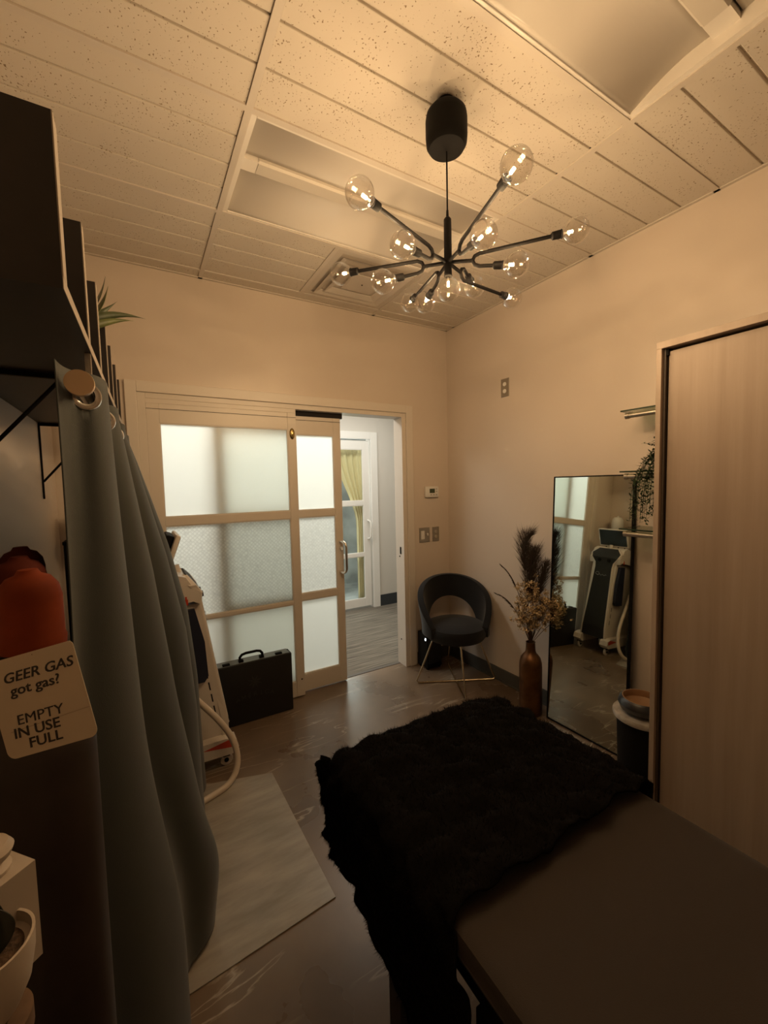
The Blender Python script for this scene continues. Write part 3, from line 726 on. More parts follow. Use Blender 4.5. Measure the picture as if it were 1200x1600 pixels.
# trailing plant on the middle shelf
zs = 1.572; pc = Vector((-0.10, -1.80, zs))
t = thing('trailing_plant', pc, 'small green plant trailing over the middle glass shelf beside the wardrobe', 'plant')
MB().lathe([(0.0001, 0), (0.032, 0), (0.040, 0.055), (0.036, 0.055), (0.030, 0.045), (0.0001, 0.045)], pc, 24, cap0=False, cap1=False).build('pot', M_black, t, smooth=True)
M_vine = mat('dark_green_leaf', (0.035, 0.060, 0.022), 0.6, noise=(30, 0.4))
b = MB(); sb = MB()
for i in range(20):
    a = random.uniform(0, 2*PI); top = zs + random.uniform(0.09, 0.16)
    if i < 13:   # over the edge and down
        ex, ey = random.uniform(-0.240, -0.215), random.uniform(-1.80, -1.68)
        pts = bez([pc+Vector((0,0,0.05)), Vector((pc.x, pc.y, top)), Vector((ex, ey, top-0.02)), Vector((ex, ey, 1.5)), Vector((ex-0.01, ey, random.uniform(1.30, 1.40)))], 40)
    else:
        pts = bez([pc+Vector((0,0,0.05)), pc+Vector((0,0,0.12)), pc+Vector((-0.06+0.05*math.cos(a), 0.04+0.06*math.sin(a), random.uniform(0.12, 0.19)))], 14)
    sb.tube(pts, 0.0010, 4)
    for k in range(3, len(pts)):
        for _ in range(3):
            d = Vector((random.gauss(0,1), random.gauss(0,1), random.uniform(-0.6,0.8))).normalized()*random.uniform(0.016, 0.030)
            p = pts[k]; e1 = d.cross(Vector((0.1,0.2,1))).normalized()*0.0045
            if (p+d).x > -0.004: continue
            b.bm.faces.new([b.bm.verts.new(v) for v in (p, p+d*0.5+e1, p+d, p+d*0.5-e1)])
sb.build('vine', M_vine, t); o = b.build('foliage', M_vine, t); o['kind'] = 'stuff'

# ------------------------------------------------------------------ stool table with bowl
tx, tyy = -0.315, -1.815
t = thing('side_table', (tx, tyy, 0), 'small round table with pale top, black drum and wooden legs between mirror and wardrobe', 'side table')
MB().lathe([(0.0001, 0.388), (0.118, 0.388), (0.128, 0.394), (0.130, 0.402), (0.130, 0.412), (0.127, 0.418), (0.0001, 0.420)], (tx, tyy, 0), 48, cap0=False, cap1=False).build('table_top', mat('pale_marble', (0.42, 0.37, 0.31), 0.4, noise=(22, 0.3, 8)), t, smooth=True)
MB().lathe([(0.0001, 0.13), (0.100, 0.13), (0.106, 0.14), (0.112, 0.387), (0.0001, 0.387)], (tx, tyy, 0), 40, cap0=False, cap1=False).build('drum', M_blackm, t, smooth=True)
for a in (52, 142, 232, 322):
    c, s = math.cos(math.radians(a)), math.sin(math.radians(a))
    MB().tube([(tx+c*0.085, tyy+s*0.085, 0.15), (tx+c*0.125, tyy+s*0.125, 0.0)], [0.013, 0.009], 12).build('leg', mat('orange_wood_leg', (0.34, 0.16, 0.07), 0.5), t, smooth=True)
t = thing('bowl', (tx-0.01, tyy+0.0, 0.42), 'black bowl with a tan wooden inside on the small round table', 'bowl')
bx0, by0 = tx-0.012, tyy
MB().lathe([(0.0001, 0.0), (0.060, 0.0), (0.092, 0.018), (0.102, 0.042), (0.094, 0.066), (0.084, 0.073)], (bx0, by0, 0.4205), 40, cap0=False, cap1=False).build('shell', mat('black_glaze', (0.014, 0.013, 0.014), 0.35), t, smooth=True)
MB().lathe([(0.084, 0.073), (0.080, 0.073), (0.078, 0.062), (0.082, 0.040), (0.05, 0.014), (0.0001, 0.010)], (bx0, by0, 0.4205), 40, cap0=False, cap1=False).build('lining', mat('tan_wood_lining', (0.30, 0.17, 0.085), 0.5), t, smooth=True)

# ------------------------------------------------------------------ wardrobe
wx, wy0, wy1, wz = -0.55, -1.958, -4.00, 2.062
t = thing('wardrobe', (-0.28, -2.9, 0), 'tall pale oak wardrobe with a sliding door along the right wall', 'wardrobe')
MB().box(wx, wy0-0.019, 0, -0.014, wy0, wz-0.026, bev=0.001).build('side_panel', M_oak, t)
MB().box(wx, wy1, 0, -0.014, wy1+0.019, wz-0.026, bev=0.001).build('side_panel', M_oak, t)
MB().box(wx, wy1, wz-0.026, -0.014, wy0, wz, bev=0.001).build('top_panel', M_oak, t)
MB().box(wx+0.03, wy1+0.02, 0.0, -0.014, wy0-0.02, 0.05).build('plinth', M_oak, t)
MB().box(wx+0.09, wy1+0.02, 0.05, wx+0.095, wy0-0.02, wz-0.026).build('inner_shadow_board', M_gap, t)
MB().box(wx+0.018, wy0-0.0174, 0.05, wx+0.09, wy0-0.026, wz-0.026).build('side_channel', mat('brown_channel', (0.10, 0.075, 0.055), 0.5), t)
MB().box(wx+0.02, wy0-0.034, wz-0.052, wx+0.06, wy0-0.021, wz-0.027).build('track_end', M_black, t)
for k, (a, b2) in enumerate(((wy0-0.032, wy0-0.98), (wy0-0.99, wy1+0.03))):
    MB().box(wx+0.030, b2, 0.052, wx+0.048, a, wz-0.036, bev=0.001).build('sliding_door', M_oak, t)

# ------------------------------------------------------------------ black briefcase
t = thing('briefcase', (-1.745, -0.085, 0), 'black hard briefcase with handle and silver rim standing against the door panel', 'briefcase')
MB().box(-2.000, -0.128, 0.0, -1.492, -0.084, 0.400, bev=0.008).build('front_shell', mat('black_ribbed_plastic', (0.010, 0.010, 0.009), 0.45, bump=(200, 0.2)), t, smooth=True)
MB().box(-2.000, -0.078, 0.0, -1.492, -0.036, 0.400, bev=0.008).build('back_shell', M_black, t, smooth=True)
M_rim = mat('case_rim', (0.16, 0.16, 0.15), 0.35, metal=0.35)
MB().box(-1.996, -0.0845, 0.004, -1.496, -0.0775, 0.402).build('rim', M_rim, t)
MB().box(-1.985, -0.122, 0.3995, -1.507, -0.042, 0.4035, bev=0.001).build('top_rim', M_rim, t)
for x in (-1.915, -1.577): MB().box(x-0.022, -0.118, 0.402, x+0.022, -0.092, 0.412, bev=0.002).build('latch', M_black, t)
for x in (-1.822, -1.690): MB().box(x-0.015, -0.112, 0.402, x+0.015, -0.085, 0.418, bev=0.003).build('handle_mount', M_black, t)
MB().tube([(-1.828, -0.098, 0.412), (-1.828, -0.098, 0.432), (-1.815, -0.098, 0.448), (-1.79, -0.098, 0.454), (-1.72, -0.098, 0.454), (-1.697, -0.098, 0.448), (-1.684, -0.098, 0.432), (-1.684, -0.098, 0.412)], 0.0085, 12).build('handle', M_black, t, smooth=True)
M_emb = mat('embossed_grey', (0.026, 0.025, 0.023), 0.4)
TT = Matrix.Translation((-1.745, -0.1285, 0.165)) @ Matrix.Rotation(PI/2, 4, 'X')
for k, chh in enumerate('AMERICA'):      # letters set on a shallow arc
    a = (k-3)*0.115; x = math.sin(a)*0.32; zz = 0.022*(1-math.cos(a)*1.0)*0 - (k-3)**2*0.0016
    text_mesh('letter', chh, 0.040, M_emb, t, Matrix.Translation((-1.745+x, -0.1285, 0.158+zz+0.01)) @ Matrix.Rotation(PI/2, 4, 'X') @ Matrix.Rotation(-a*0.5, 4, 'Z'), bold=0.0006, align='CENTER')
b = MB()                                  # emblem: a ring of rays above the word
for k in range(8):
    a = PI/8 + k*PI/4; c, s = math.cos(a), math.sin(a)
    b.prism([(-1.745+c*0.016-s*0.006, 0.262+s*0.016+c*0.006), (-1.745+c*0.046, 0.262+s*0.046), (-1.745+c*0.016+s*0.006, 0.262+s*0.016-c*0.006)], 1, -0.1295, -0.128)
b.lathe([(0.0001, 0.001), (0.013, 0.001), (0.013, 0)], n=16, T=axis_T((-1.745, -0.1285, 0.262), (0, -1, 0)))
b.build('emblem', M_emb, t)
text_mesh('small_line', '- - -', 0.018, M_emb, t, Matrix.Translation((-1.745, -0.1285, 0.115)) @ Matrix.Rotation(PI/2, 4, 'X'), align='CENTER')

# ------------------------------------------------------------------ treatment machine
MY0, MY1 = -0.500, -0.175
M_mwhite = mat('machine_white', (0.66, 0.60, 0.54), 0.35)
M_mdark = mat('machine_charcoal', (0.022, 0.022, 0.020), 0.55, spec=0.25)
M_red = mat('machine_red', (0.52, 0.05, 0.02), 0.4)
t = thing('treatment_machine', (-2.25, -0.34, 0), 'tall white and charcoal beauty treatment machine on castors beside the curtain', 'machine')
# tapered body: front face leans back going up
prof = [(-2.47, 0.15), (-1.990, 0.15), (-1.985, 0.26), (-2.078, 0.88), (-2.088, 0.925), (-2.47, 0.90)]
MB().prism(prof, 1, MY0+0.035, MY1-0.035).build('body', M_mwhite, t)
prof = [(-2.47, 0.90), (-2.120, 0.945), (-2.084, 0.925), (-2.076, 0.985), (-2.118, 1.02), (-2.150, 1.075), (-2.21, 1.095), (-2.45, 1.02)]
MB().prism(prof, 1, MY0, MY1).build('head_shell', M_mwhite, t)
# charcoal front panel, flared at the shoulders
b = MB()
def F(y, z):
    x = -1.982 - (z-0.26)*0.1505 if z < 0.93 else -2.083
    if z < 0.26: x = -1.982
    if z > 0.985: x = -2.075 - (z-0.985)*0.80
    return (x+0.004, y, z)
ym = (MY0+MY1)/2
rows = [(0.155, 0.120), (0.26, 0.115), (0.60, 0.100), (0.88, 0.088), (0.93, 0.095), (0.985, 0.135), (1.03, 0.150), (1.08, 0.10)]
prev = None
for z, w in rows:
    cur = [b.bm.verts.new(F(ym + s*w, z)) for s in (-1, -0.5, 0.5, 1)]
    if prev:
        for k in range(3): b.bm.faces.new((prev[k], prev[k+1], cur[k+1], cur[k]))
    prev = cur
o = b.build('front_panel', M_mdark, t, solid=0.008)
for s_ in (-1, 1):
    b = MB(); prev = None
    for z, w in rows:
        p0 = Vector(F(ym + s_*w, z)); cur = [b.bm.verts.new(p0 + Vector((dx, s_*dy, 0))) for dx, dy in ((-0.02, 0.0), (0.008, 0.0), (0.004, 0.014), (-0.03, 0.018))]
        if prev:
            for k in range(4): b.bm.faces.new((prev[k], prev[(k+1)%4], cur[(k+1)%4], cur[k]))
        prev = cur
    b.build('panel_edge', M_mwhite, t)
for y in (ym-0.05, ym+0.05): MB().lathe([(0.0001, 0.012), (0.016, 0.011), (0.018, 0.0)], n=20, T=axis_T((-2.070, y, 0.955), (1, 0, 0.1))).build('dial', M_black, t, smooth=True)
MB().tube([(-2.045, ym-0.05+0.1*k/10, 0.80+0.008*math.sin(k*1.9)) for k in range(11)], 0.0015, 4).tube([(-2.043, ym+0.045+0.02*math.cos(a*PI/6), 0.812+0.016*math.sin(a*PI/6)) for a in range(12)], 0.0013, 4, closed=True).build('panel_mark', mat('pale_print', (0.5, 0.5, 0.48), 0.5), t)
# side slots along the front edge of the near side
b = MB()
for k in range(9):
    z0_, z1_ = 0.30 + k*0.068, 0.345 + k*0.068
    xa = -2.030 - (z0_-0.26)*0.150; xb = -2.030 - (z1_-0.26)*0.150
    b.prism([(xa-0.003, z0_), (xa+0.003, z0_), (xb+0.003, z1_), (xb-0.003, z1_)], 1, MY0+0.0335, MY0+0.036)
b.build('side_slot', M_black, t)
MB().prism([(-2.20, 0.50), (-2.085, 0.50), (-2.065, 0.53), (-2.075, 0.72), (-2.115, 0.90), (-2.20, 0.90)], 1, MY0+0.005, MY0+0.034).build('side_pad', mat('navy_pad', (0.012, 0.016, 0.035), 0.5), t)
MB().box(-2.165, MY0-0.001, 0.93, -2.145, MY0, 0.96).box(-2.158, MY0-0.0015, 0.95, -2.150, MY0-0.0005, 0.975).build('warning_mark', M_red, t)
MB().tube([(-2.125, MY0+0.01, 1.01), (-2.150, MY0+0.01, 1.052), (-2.20, MY0+0.01, 1.066)], 0.010, 8).build('shoulder_grip', M_black, t, smooth=True)
# monitor, tipped back
Mt = Matrix.Translation((-2.205, ym-0.005, 1.200)) @ Matrix.Rotation(math.radians(20), 4, 'Y')
b = MB(); b.box(-0.012, -0.155, -0.100, 0.012, 0.155, 0.100, bev=0.008, T=Mt); mo = b.build('monitor', M_mwhite, t, smooth=True)
b = MB(); b.box(0.0118, -0.142, -0.084, 0.0135, 0.142, 0.090, T=Mt); b.build('screen', mat('dark_screen', (0.012, 0.017, 0.018), 0.12), mo)
b = MB(); b.box(-0.052, -0.12, -0.075, -0.0125, 0.12, 0.088, bev=0.010, T=Mt); b.build('monitor_back', M_black, mo, smooth=True)
MB().tube([(-2.17, ym, 1.05), (-2.185, ym, 1.12)], 0.018, 12).build('monitor_neck', M_mwhite, t, smooth=True)
# splayed feet with red flashes and castors
for s, yy0, yy1 in ((-1, MY0-0.02, MY0+0.06), (1, MY1-0.06, MY1+0.02)):
    MB().prism([(-2.47, 0.085), (-1.965, 0.075), (-1.930, 0.105), (-1.942, 0.150), (-2.00, 0.168), (-2.47, 0.17)], 1, yy0, yy1).build('foot', M_mwhite, t)
    yo = yy0-0.0008 if s < 0 else yy1+0.0008
    MB().prism([(-2.115, 0.135), (-1.985, 0.158), (-1.952, 0.140), (-1.958, 0.112)], 1, min(yo, yo-s*0.0006), max(yo, yo-s*0.0006)).build('red_flash', M_red, t)
    for x in (-1.995, -2.41):
        yc = (yy0+yy1)/2
        c_ = MB().lathe([(0.0001, 0.013), (0.030, 0.011), (0.034, 0.006), (0.034, -0.006), (0.030, -0.011), (0.0001, -0.013)], n=24, T=axis_T((x, yc, 0.034), (0, 1, 0)), cap0=False, cap1=False).build('castor', M_mwhite, t, smooth=True)
        MB().lathe([(0.0001, 0.0165), (0.011, 0.0165), (0.012, -0.0165), (0.0001, -0.0165)], n=16, T=axis_T((x, yc, 0.034), (0, 1, 0)), cap0=False, cap1=False).build('hub', M_black, c_, smooth=True)
        MB().box(x-0.018, yc-0.02, 0.055, x+0.018, yc+0.02, 0.080, bev=0.003).build('castor_fork', M_mdark, t)
# hose sweeping out over the floor
def hp(*q): return [Vector(v) for v in q]
pts = bez([(-2.24, -0.545, 0.62), (-2.13, -0.56, 0.36), (-1.96, -0.575, 0.33), (-1.90, -0.60, 0.10), (-1.915, -0.65, -0.02), (-2.05, -0.70, 0.012), (-2.17, -0.74, 0.014)], 40)
for p in pts: p.z = max(p.z, 0.0165)
MB().tube(pts, 0.0155, 14).build('hose', mat('hose_cream', (0.62, 0.53, 0.44), 0.4), t, smooth=True)

# ------------------------------------------------------------------ white container seen only in the mirror
t = thing('plant_stand', (-2.60, -0.16, 0), 'tall slim black stand in the corner behind the treatment machine', 'stand')
MB().box(-2.68, -0.24, 1.262, -2.52, -0.08, 1.28, bev=0.003).build('top', M_black, t)
for x in (-2.67, -2.53):
    for y in (-0.23, -0.09): MB().tube([(x, y, 0), (x, y, 1.262)], 0.007, 8).build('leg', M_black, t)
t = thing('humidifier', (-2.60, -0.16, 1.28), 'rounded white appliance on the slim stand, seen in the mirror above the screen', 'humidifier')
MB().lathe([(0.0001, 0.0), (0.055, 0.0), (0.062, 0.01), (0.064, 0.09), (0.058, 0.135), (0.040, 0.160), (0.0001, 0.166)], (-2.60, -0.16, 1.2805), 32, cap0=False, cap1=False).build('body', M_white, t, smooth=True)
MB().lathe([(0.0001, 0.0), (0.012, 0.0), (0.010, 0.012), (0.0001, 0.012)], (-2.60, -0.16, 1.4465), 16, cap0=False, cap1=False).build('nozzle', M_white, t, smooth=True)
# ------------------------------------------------------------------ wall shelf with upright dividers (upper left)
SX0, SX1 = -2.424, -2.388           # front edge x at near and far end
def shx(y): return SX0 + (SX1-SX0)*(y+2.10)/1.75
t = thing('wall_shelf', (-2.57, -1.5, 1.85), 'long black wall shelf with upright boards above the curtain', 'shelf')
b = MB(); b.prism([(-2.719, -2.006), (shx(-2.006), -2.006), (shx(-0.36), -0.36), (-2.719, -0.36)], 2, 1.851, 1.871); b.build('shelf_board', M_fin, t)
b = MB(); b.prism([(shx(-2.006)-0.0002, -2.006), (shx(-2.006)+0.001, -2.006), (shx(-0.36)+0.001, -0.36), (shx(-0.36)-0.0002, -0.36)], 2, 1.851, 1.871); b.build('front_edge', M_finedge, t)
for y, top in ((-2.004, 2.120), (-1.688, 2.124), (-1.418, 2.110), (-1.146, 2.082), (-0.932, 2.081), (-0.682, 2.075), (-0.430, 2.069)):
    x = shx(y) + 0.0015; th = 0.040
    d = MB().prism([(-2.719, y), (x-0.002, y), (x-0.002, y+th), (-2.719, y+th)], 2, 1.8715, top).build('divider', M_fin, t)
    MB().box(x-0.0018, y, 1.8715, x, y+th, top).build('divider_edge', M_finedge, d)
for y in (-1.40, -0.35-0.02):
    MB().box(-2.719, y-0.006, 1.50, -2.713, y+0.006, 1.850).build('bracket_upright', M_black, t)
    MB().box(-2.713, y-0.006, 1.838, -2.45, y+0.006, 1.850).build('bracket_arm', M_black, t)
    MB().tube([(-2.714, y, 1.58), (-2.50, y, 1.843)], 0.005, 8).build('bracket_brace', M_black, t)
# spiky plant on the shelf
pp = Vector((-2.56, -1.27, 1.8715))
t = thing('spiky_plant', pp, 'plant with long narrow green leaves poking out between the black shelf boards', 'plant')
MB().lathe([(0.0001, 0), (0.045, 0), (0.058, 0.085), (0.052, 0.085), (0.046, 0.07), (0.0001, 0.07)], pp, 28, cap0=False, cap1=False).build('pot', M_black, t, smooth=True)
M_leaf = mat('olive_leaf', (0.12, 0.135, 0.045), 0.45, noise=(25, 0.35)); M_leafd = mat('dark_olive_leaf', (0.055, 0.068, 0.028), 0.45, noise=(25, 0.3))
root = pp + Vector((0, 0, 0.07))
def leaf(P, w, m, side):
    n = 16; pts = bez(P, n); b = MB(); rows = []
    for i, p in enumerate(pts):
        u = i/n; ww = w*math.sin(PI*min(1, 0.10+0.90*u))**0.75*(1 - u**5)
        s = Vector(side).normalized()
        rows.append([b.bm.verts.new(p - s*ww), b.bm.verts.new(p + Vector((0, 0, -ww*0.25))), b.bm.verts.new(p + s*ww)])
    for A, B in zip(rows, rows[1:]):
        for k in range(2): b.bm.faces.new((A[k], A[k+1], B[k+1], B[k]))
    b.build('leaf', m, t, smooth=True, solid=0.0008)
M1 = Vector((-2.43, -1.22, 2.05))
leaf([root, (-2.47, -1.25, 2.05), (-2.415, -1.21, 2.10), (-2.392, -1.20, 2.222)], 0.026, M_leafd, (0.5, -0.86, 0))
leaf([root, (-2.46, -1.24, 2.03), (-2.410, -1.20, 2.10), (-2.386, -1.19, 2.198)], 0.022, M_leaf, (0.7, -0.5, 0.3))
leaf([root, (-2.47, -1.24, 2.04), (-2.42, -1.20, 2.09), (-2.362, -1.19, 2.155)], 0.015, M_leafd, (0.3, 0.2, -1))
leaf([root, (-2.47, -1.24, 2.06), (-2.39, -1.20, 2.125), (-2.282, -1.19, 2.110)], 0.015, M_leafd, (0, -0.3, 1))
leaf([root, (-2.47, -1.24, 2.03), (-2.39, -1.20, 2.095), (-2.318, -1.19, 2.098)], 0.014, M_leaf, (0, -0.3, 1))
leaf([root, (-2.56, -1.25, 2.08), (-2.60, -1.22, 2.16)], 0.012, M_leafd, (1, 0, 0))

# ------------------------------------------------------------------ curtain on a rod
RZ = 1.738
def rodx(y): return -2.4235 + 0.0095*(y+1.85)/1.35
t = thing('curtain_rod', (rodx(-1.2), -1.2, RZ), 'brushed metal curtain rod with a flat round end cap under the black shelf', 'curtain rod')
MB().tube([(rodx(-1.82), -1.82, RZ), (rodx(-0.55), -0.55, RZ-0.01)], 0.0125, 20).build('rod', M_nickel, t, smooth=True)
dr = Vector((rodx(-0.55)-rodx(-1.82), 1.27, -0.01)).normalized()
MB().lathe([(0.0001, 0), (0.0243, 0), (0.0247, 0.002), (0.0247, 0.012), (0.020, 0.016), (0.016, 0.035), (0.0001, 0.035)], n=40, T=axis_T((rodx(-1.85), -1.852, RZ+0.001), dr), cap0=False, cap1=False).build('end_cap', mat('satin_gold_cap', (0.62, 0.44, 0.27), 0.5, metal=0.1), t, smooth=True)
for y in (-1.64, -0.60):
    MB().box(rodx(y)-0.006, y-0.008, RZ+0.012, rodx(y)+0.006, y+0.008, 1.8505).build('hanger', M_nickel, t)
NW = 3.5; CY0, CY1 = -1.862, -0.62; ZT, ZB = 1.776, 0.025
def flare(z):
    pts = [(0.02, 0.250), (0.30, 0.242), (0.60, 0.236), (0.95, 0.210), (1.27, 0.150), (1.50, 0.090), (1.66, 0.045), (1.74, 0.020), (1.80, 0.018)]
    for (a, fa), (b2, fb) in zip(pts, pts[1:]):
        if z <= b2: return fa + (fb-fa)*max(0, (z-a))/(b2-a)
    return pts[-1][1]
def curt(u, v):
    z = ZT + (ZB-ZT)*v
    y = CY0 + (CY1-CY0)*u
    amp = 0.034 + 0.014*(1-sm(0.6, 1.6, z))
    ph = 2*PI*NW*u
    w = -math.cos(ph)
    xc = rodx(y)
    f = flare(z)*sm(0.0, 1.0, u)**0.8
    y += 0.0205*math.sin(2*ph)*sm(1.0, 1.65, z)
    x = xc + amp*w + f
    # low bulge of the near folds
    low = 1-sm(0.25, 1.0, z)
    x += 0.115*low*math.exp(-((u-0.30)/0.16)**2)
    x += 0.040*math.exp(-((z-0.20)/0.16)**2)*math.exp(-((u-0.45)/0.07)**2)
    y += 0.012*math.sin(ph*2+1.0)*(1-sm(1.0, 1.7, z))
    return (x, y, z)
b = MB(); b.grid(curt, 320, 90)
cu = b.build('curtain', M_curtain, smooth=True, solid=0.0022); tag(cu, 'long grey-green grommet curtain hanging in folds on the left', 'curtain')
for k in range(7):
    u = (k+0.5)/(2*NW)
    p = Vector(curt(u, (ZT-(RZ-0.012))/(ZT-ZB)))
    q = Vector(curt(u+0.004, (ZT-(RZ-0.012))/(ZT-ZB)))
    tg = (q-p).normalized(); nn = tg.cross(Vector((0,0,1))).normalized()
    p.z = RZ - 0.0085
    b = MB(); pr = [(0.0215*1.0, -0.0035), (0.024, -0.0052), (0.029, -0.0045), (0.0315, -0.001), (0.0315, 0.001), (0.029, 0.0045), (0.024, 0.0052), (0.0183, 0.0035)]
    b.lathe(pr + [pr[0]], n=36, T=axis_T(p, nn), cap0=False, cap1=False)
    b.build('grommet', M_chrome, cu, smooth=True)
# cut the round holes of the grommets out of the cloth
me = cu.data; bm = bmesh.new(); bm.from_mesh(me)
holes = []
for k in range(7):
    u = (k+0.5)/(2*NW); p = Vector(curt(u, (ZT-RZ)/(ZT-ZB))); holes.append(Vector((p.x, p.y, RZ-0.0085)))
bmesh.ops.delete(bm, geom=[f for f in bm.faces if any((f.calc_center_median()-h).length < 0.0235 for h in holes)], context='FACES')
bm.to_mesh(me); bm.free()

# ------------------------------------------------------------------ gas cylinders behind the curtain, hanging tag
M_cyl = mat('dark_brown_cylinder', (0.022, 0.014, 0.010), 0.5, noise=(6, 0.4)); M_orange = mat('orange_plastic_cap', (0.155, 0.024, 0.004), 0.75, spec=0.15, noise=(20, 0.15))
M_orange2 = mat('dark_red_cap', (0.085, 0.014, 0.007), 0.75, spec=0.15)  # darker and redder than the nearest cap
for k, (x, y, m, lab) in enumerate(((-2.486, -2.040, M_orange, 'brown gas cylinder with a bright orange cap, nearest the camera, carrying the white tag'), (-2.530, -1.862, M_orange2, 'brown gas cylinder with a dull red cap, second from the camera'),
                            (-2.560, -1.690, M_orange2, 'brown gas cylinder with a dull red cap, third from the camera'), (-2.640, -1.965+0.05, M_orange2, 'brown gas cylinder beside the wall behind the orange-capped one'))):
    t = thing('gas_cylinder', (x, y, 0), lab, 'gas cylinder', 'gas cylinders behind the curtain')
    MB().lathe([(0.0001, 0.0), (0.066, 0.0), (0.070, 0.01), (0.070, 1.13), (0.064, 1.17), (0.050, 1.21), (0.034, 1.24), (0.028, 1.27), (0.028, 1.31), (0.0001, 1.31)], (x, y, 0), 36, cap0=False, cap1=False).build('cylinder_body', M_cyl, t, smooth=True)
    z0c = 1.297
    MB().lathe([(0.034, 0.0), (0.041, 0.0), (0.042, 0.012), (0.0395, 0.018), (0.0395, 0.075), (0.036, 0.093), (0.027, 0.106), (0.016, 0.111), (0.012, 0.118), (0.0001, 0.119)], (x, y, z0c), 36, cap0=False, cap1=False).build('valve_cap', m, t, smooth=True)
# tag: four corners at one distance from the cylinder, hanging on its neck
M_tag = mat('tag_cream', (0.50, 0.42, 0.32), 0.6); M_ink = mat('tag_ink', (0.015, 0.010, 0.010), 0.6)
CP = Vector((-2.3364, -2.8435, 1.5297)); RM = cam.rotation_euler.to_matrix()
def at(u, v, d): return CP + RM @ Vector(((u-600)/647.5, -(v-800)/647.5, -1.0))*d
TR, TLg, BRg = at(112, 1000, 0.545), at(-28, 1040, 0.545), at(98, 1154, 0.545)
ex = (TR - TLg).normalized(); ez = (TR - BRg); ez = (ez - ex*ez.dot(ex)).normalized(); en = ex.cross(ez)
TG = Matrix((( ex.x, ez.x, en.x, 0), (ex.y, ez.y, en.y, 0), (ex.z, ez.z, en.z, 0), (0, 0, 0, 1)))
wid = (TR-TLg).length; hei = (TR-BRg).length
O = TR - ex*wid - ez*hei; TG = Matrix.Translation(O) @ TG
t = thing('cylinder_tag', O, 'white gas cylinder tag with bold printed words hanging below the orange cap', 'tag')
b = MB(); r_ = 0.011; poly = []
for cx_, cz_, a0 in ((wid-r_, r_, -90), (wid-0.006, hei-0.006, 0), (0.006, hei-0.006, 90), (r_, r_, 180)):
    rr_ = r_ if cz_ == r_ else 0.006
    for k in range(7):
        a = math.radians(a0 + 15*k); poly.append((cx_ + rr_*math.cos(a), cz_ + rr_*math.sin(a)))
b.prism(poly, 2, -0.0008, 0.0, T=TG); b.build('card', M_tag, t)
def line(s, x, y, size, shear=0.0, bold=0.00025, sp_=1.0):
    text_mesh('printed_words', s, size, M_ink, t, TG @ Matrix.Translation((x, y, 0.0003)) @ Matrix.Diagonal((1.16, 1, 1, 1)), shear=shear, bold=bold, ext=0.0002, spacing=sp_)
line('GEER GAS', wid*0.165, hei*0.755, 0.0184, 0.25)
line('got gas?', wid*0.21, hei*0.620, 0.0184, 0.12)
line('EMPTY', wid*0.19, hei*0.320, 0.0184, 0.10, bold=0.0)
line('IN USE', wid*0.12, hei*0.195, 0.0184, 0.10)
line('FULL', wid*0.25, hei*0.070, 0.0184, 0.10)
b = MB(); b.prism([(wid*0.1, hei*0.265), (wid*0.99, hei*0.305), (wid*0.99, hei*0.309), (wid*0.1, hei*0.269)], 2, 0, 0.0002, T=TG); 
b.build('tear_line', mat('tag_perforation', (0.25, 0.19, 0.14), 0.7), t)
b = MB(); b.tube([TG @ Vector((wid*0.55, hei-0.004, 0)), Vector((-2.480, -2.073, 1.300))], 0.0008, 6); b.build('wire', M_black, t)

# ------------------------------------------------------------------ potted plant, white box and their stand (lower left)
pc = at(-26, 1482, 0.42); sz = pc.z - 0.086
M_cer = mat('cream_ceramic', (0.52, 0.44, 0.36), 0.45)
t = thing('pedestal', (pc.x-0.01, pc.y+0.01, 0), 'wooden pedestal under the white pot at the lower left', 'stand')
M_ped = mat('tan_wood', (0.16, 0.095, 0.055), 0.55, noise=(30, 0.3))
MB().lathe([(0.0001, 0.0), (0.09, 0.0), (0.09, 0.02), (0.02, 0.04), (0.02, sz-0.05), (0.034, sz-0.02), (0.034, sz), (0.0001, sz)], (pc.x, pc.y, 0), 36, cap0=False, cap1=False).build('column', M_ped, t, smooth=True)
MB().prism([(pc.x-0.090, pc.y-0.030), (pc.x+0.012, pc.y-0.030), (pc.x+0.022, pc.y+0.070), (pc.x-0.090, pc.y+0.100)], 2, sz+0.0005, sz+0.010).build('top', M_fin, t)
zt = sz + 0.0105
t = thing('potted_plant', (pc.x, pc.y, zt), 'white bowl-shaped pot with dark broad leaves at the lower left corner', 'potted plant')
kz = pc.z - zt
MB().lathe([(0.0001, 0.0), (0.022, 0.0), (0.025, 0.004), (0.035, kz*0.35), (0.0395, kz*0.7), (0.0405, kz), (0.0378, kz), (0.037, kz*0.85), (0.0001, kz*0.8)], (pc.x, pc.y, zt), 40, cap0=False, cap1=False).build('pot', M_cer, t, smooth=True)
MB().lathe([(0.0001, kz*0.87), (0.02, kz*0.88), (0.0375, kz*0.82)], (pc.x, pc.y, zt), 32, cap0=False, cap1=False).build('soil', mat('brown_soil', (0.07, 0.04, 0.022), 0.95, bump=(300, 1.0), noise=(120, 0.6)), t)
b_root = Vector((pc.x, pc.y, zt+kz*0.85))
for dx, dy, h_, w_ in ((0.014, -0.004, 0.058, 0.014), (-0.006, 0.010, 0.075, 0.015), (-0.018, -0.010, 0.065, 0.014), (0.006, 0.010, 0.06, 0.012)):
    leaf([b_root + Vector((dx*0.4, dy, 0)), b_root + Vector((dx*1.6, dy, h_*0.45)), b_root + Vector((dx*1.2, dy*0.8, h_*0.8)), b_root + Vector((dx*0.3, dy, h_))], w_, mat('deep_green_leaf', (0.022, 0.026, 0.016), 0.4, noise=(40, 0.5)), (0.86, -0.5, 0.1))
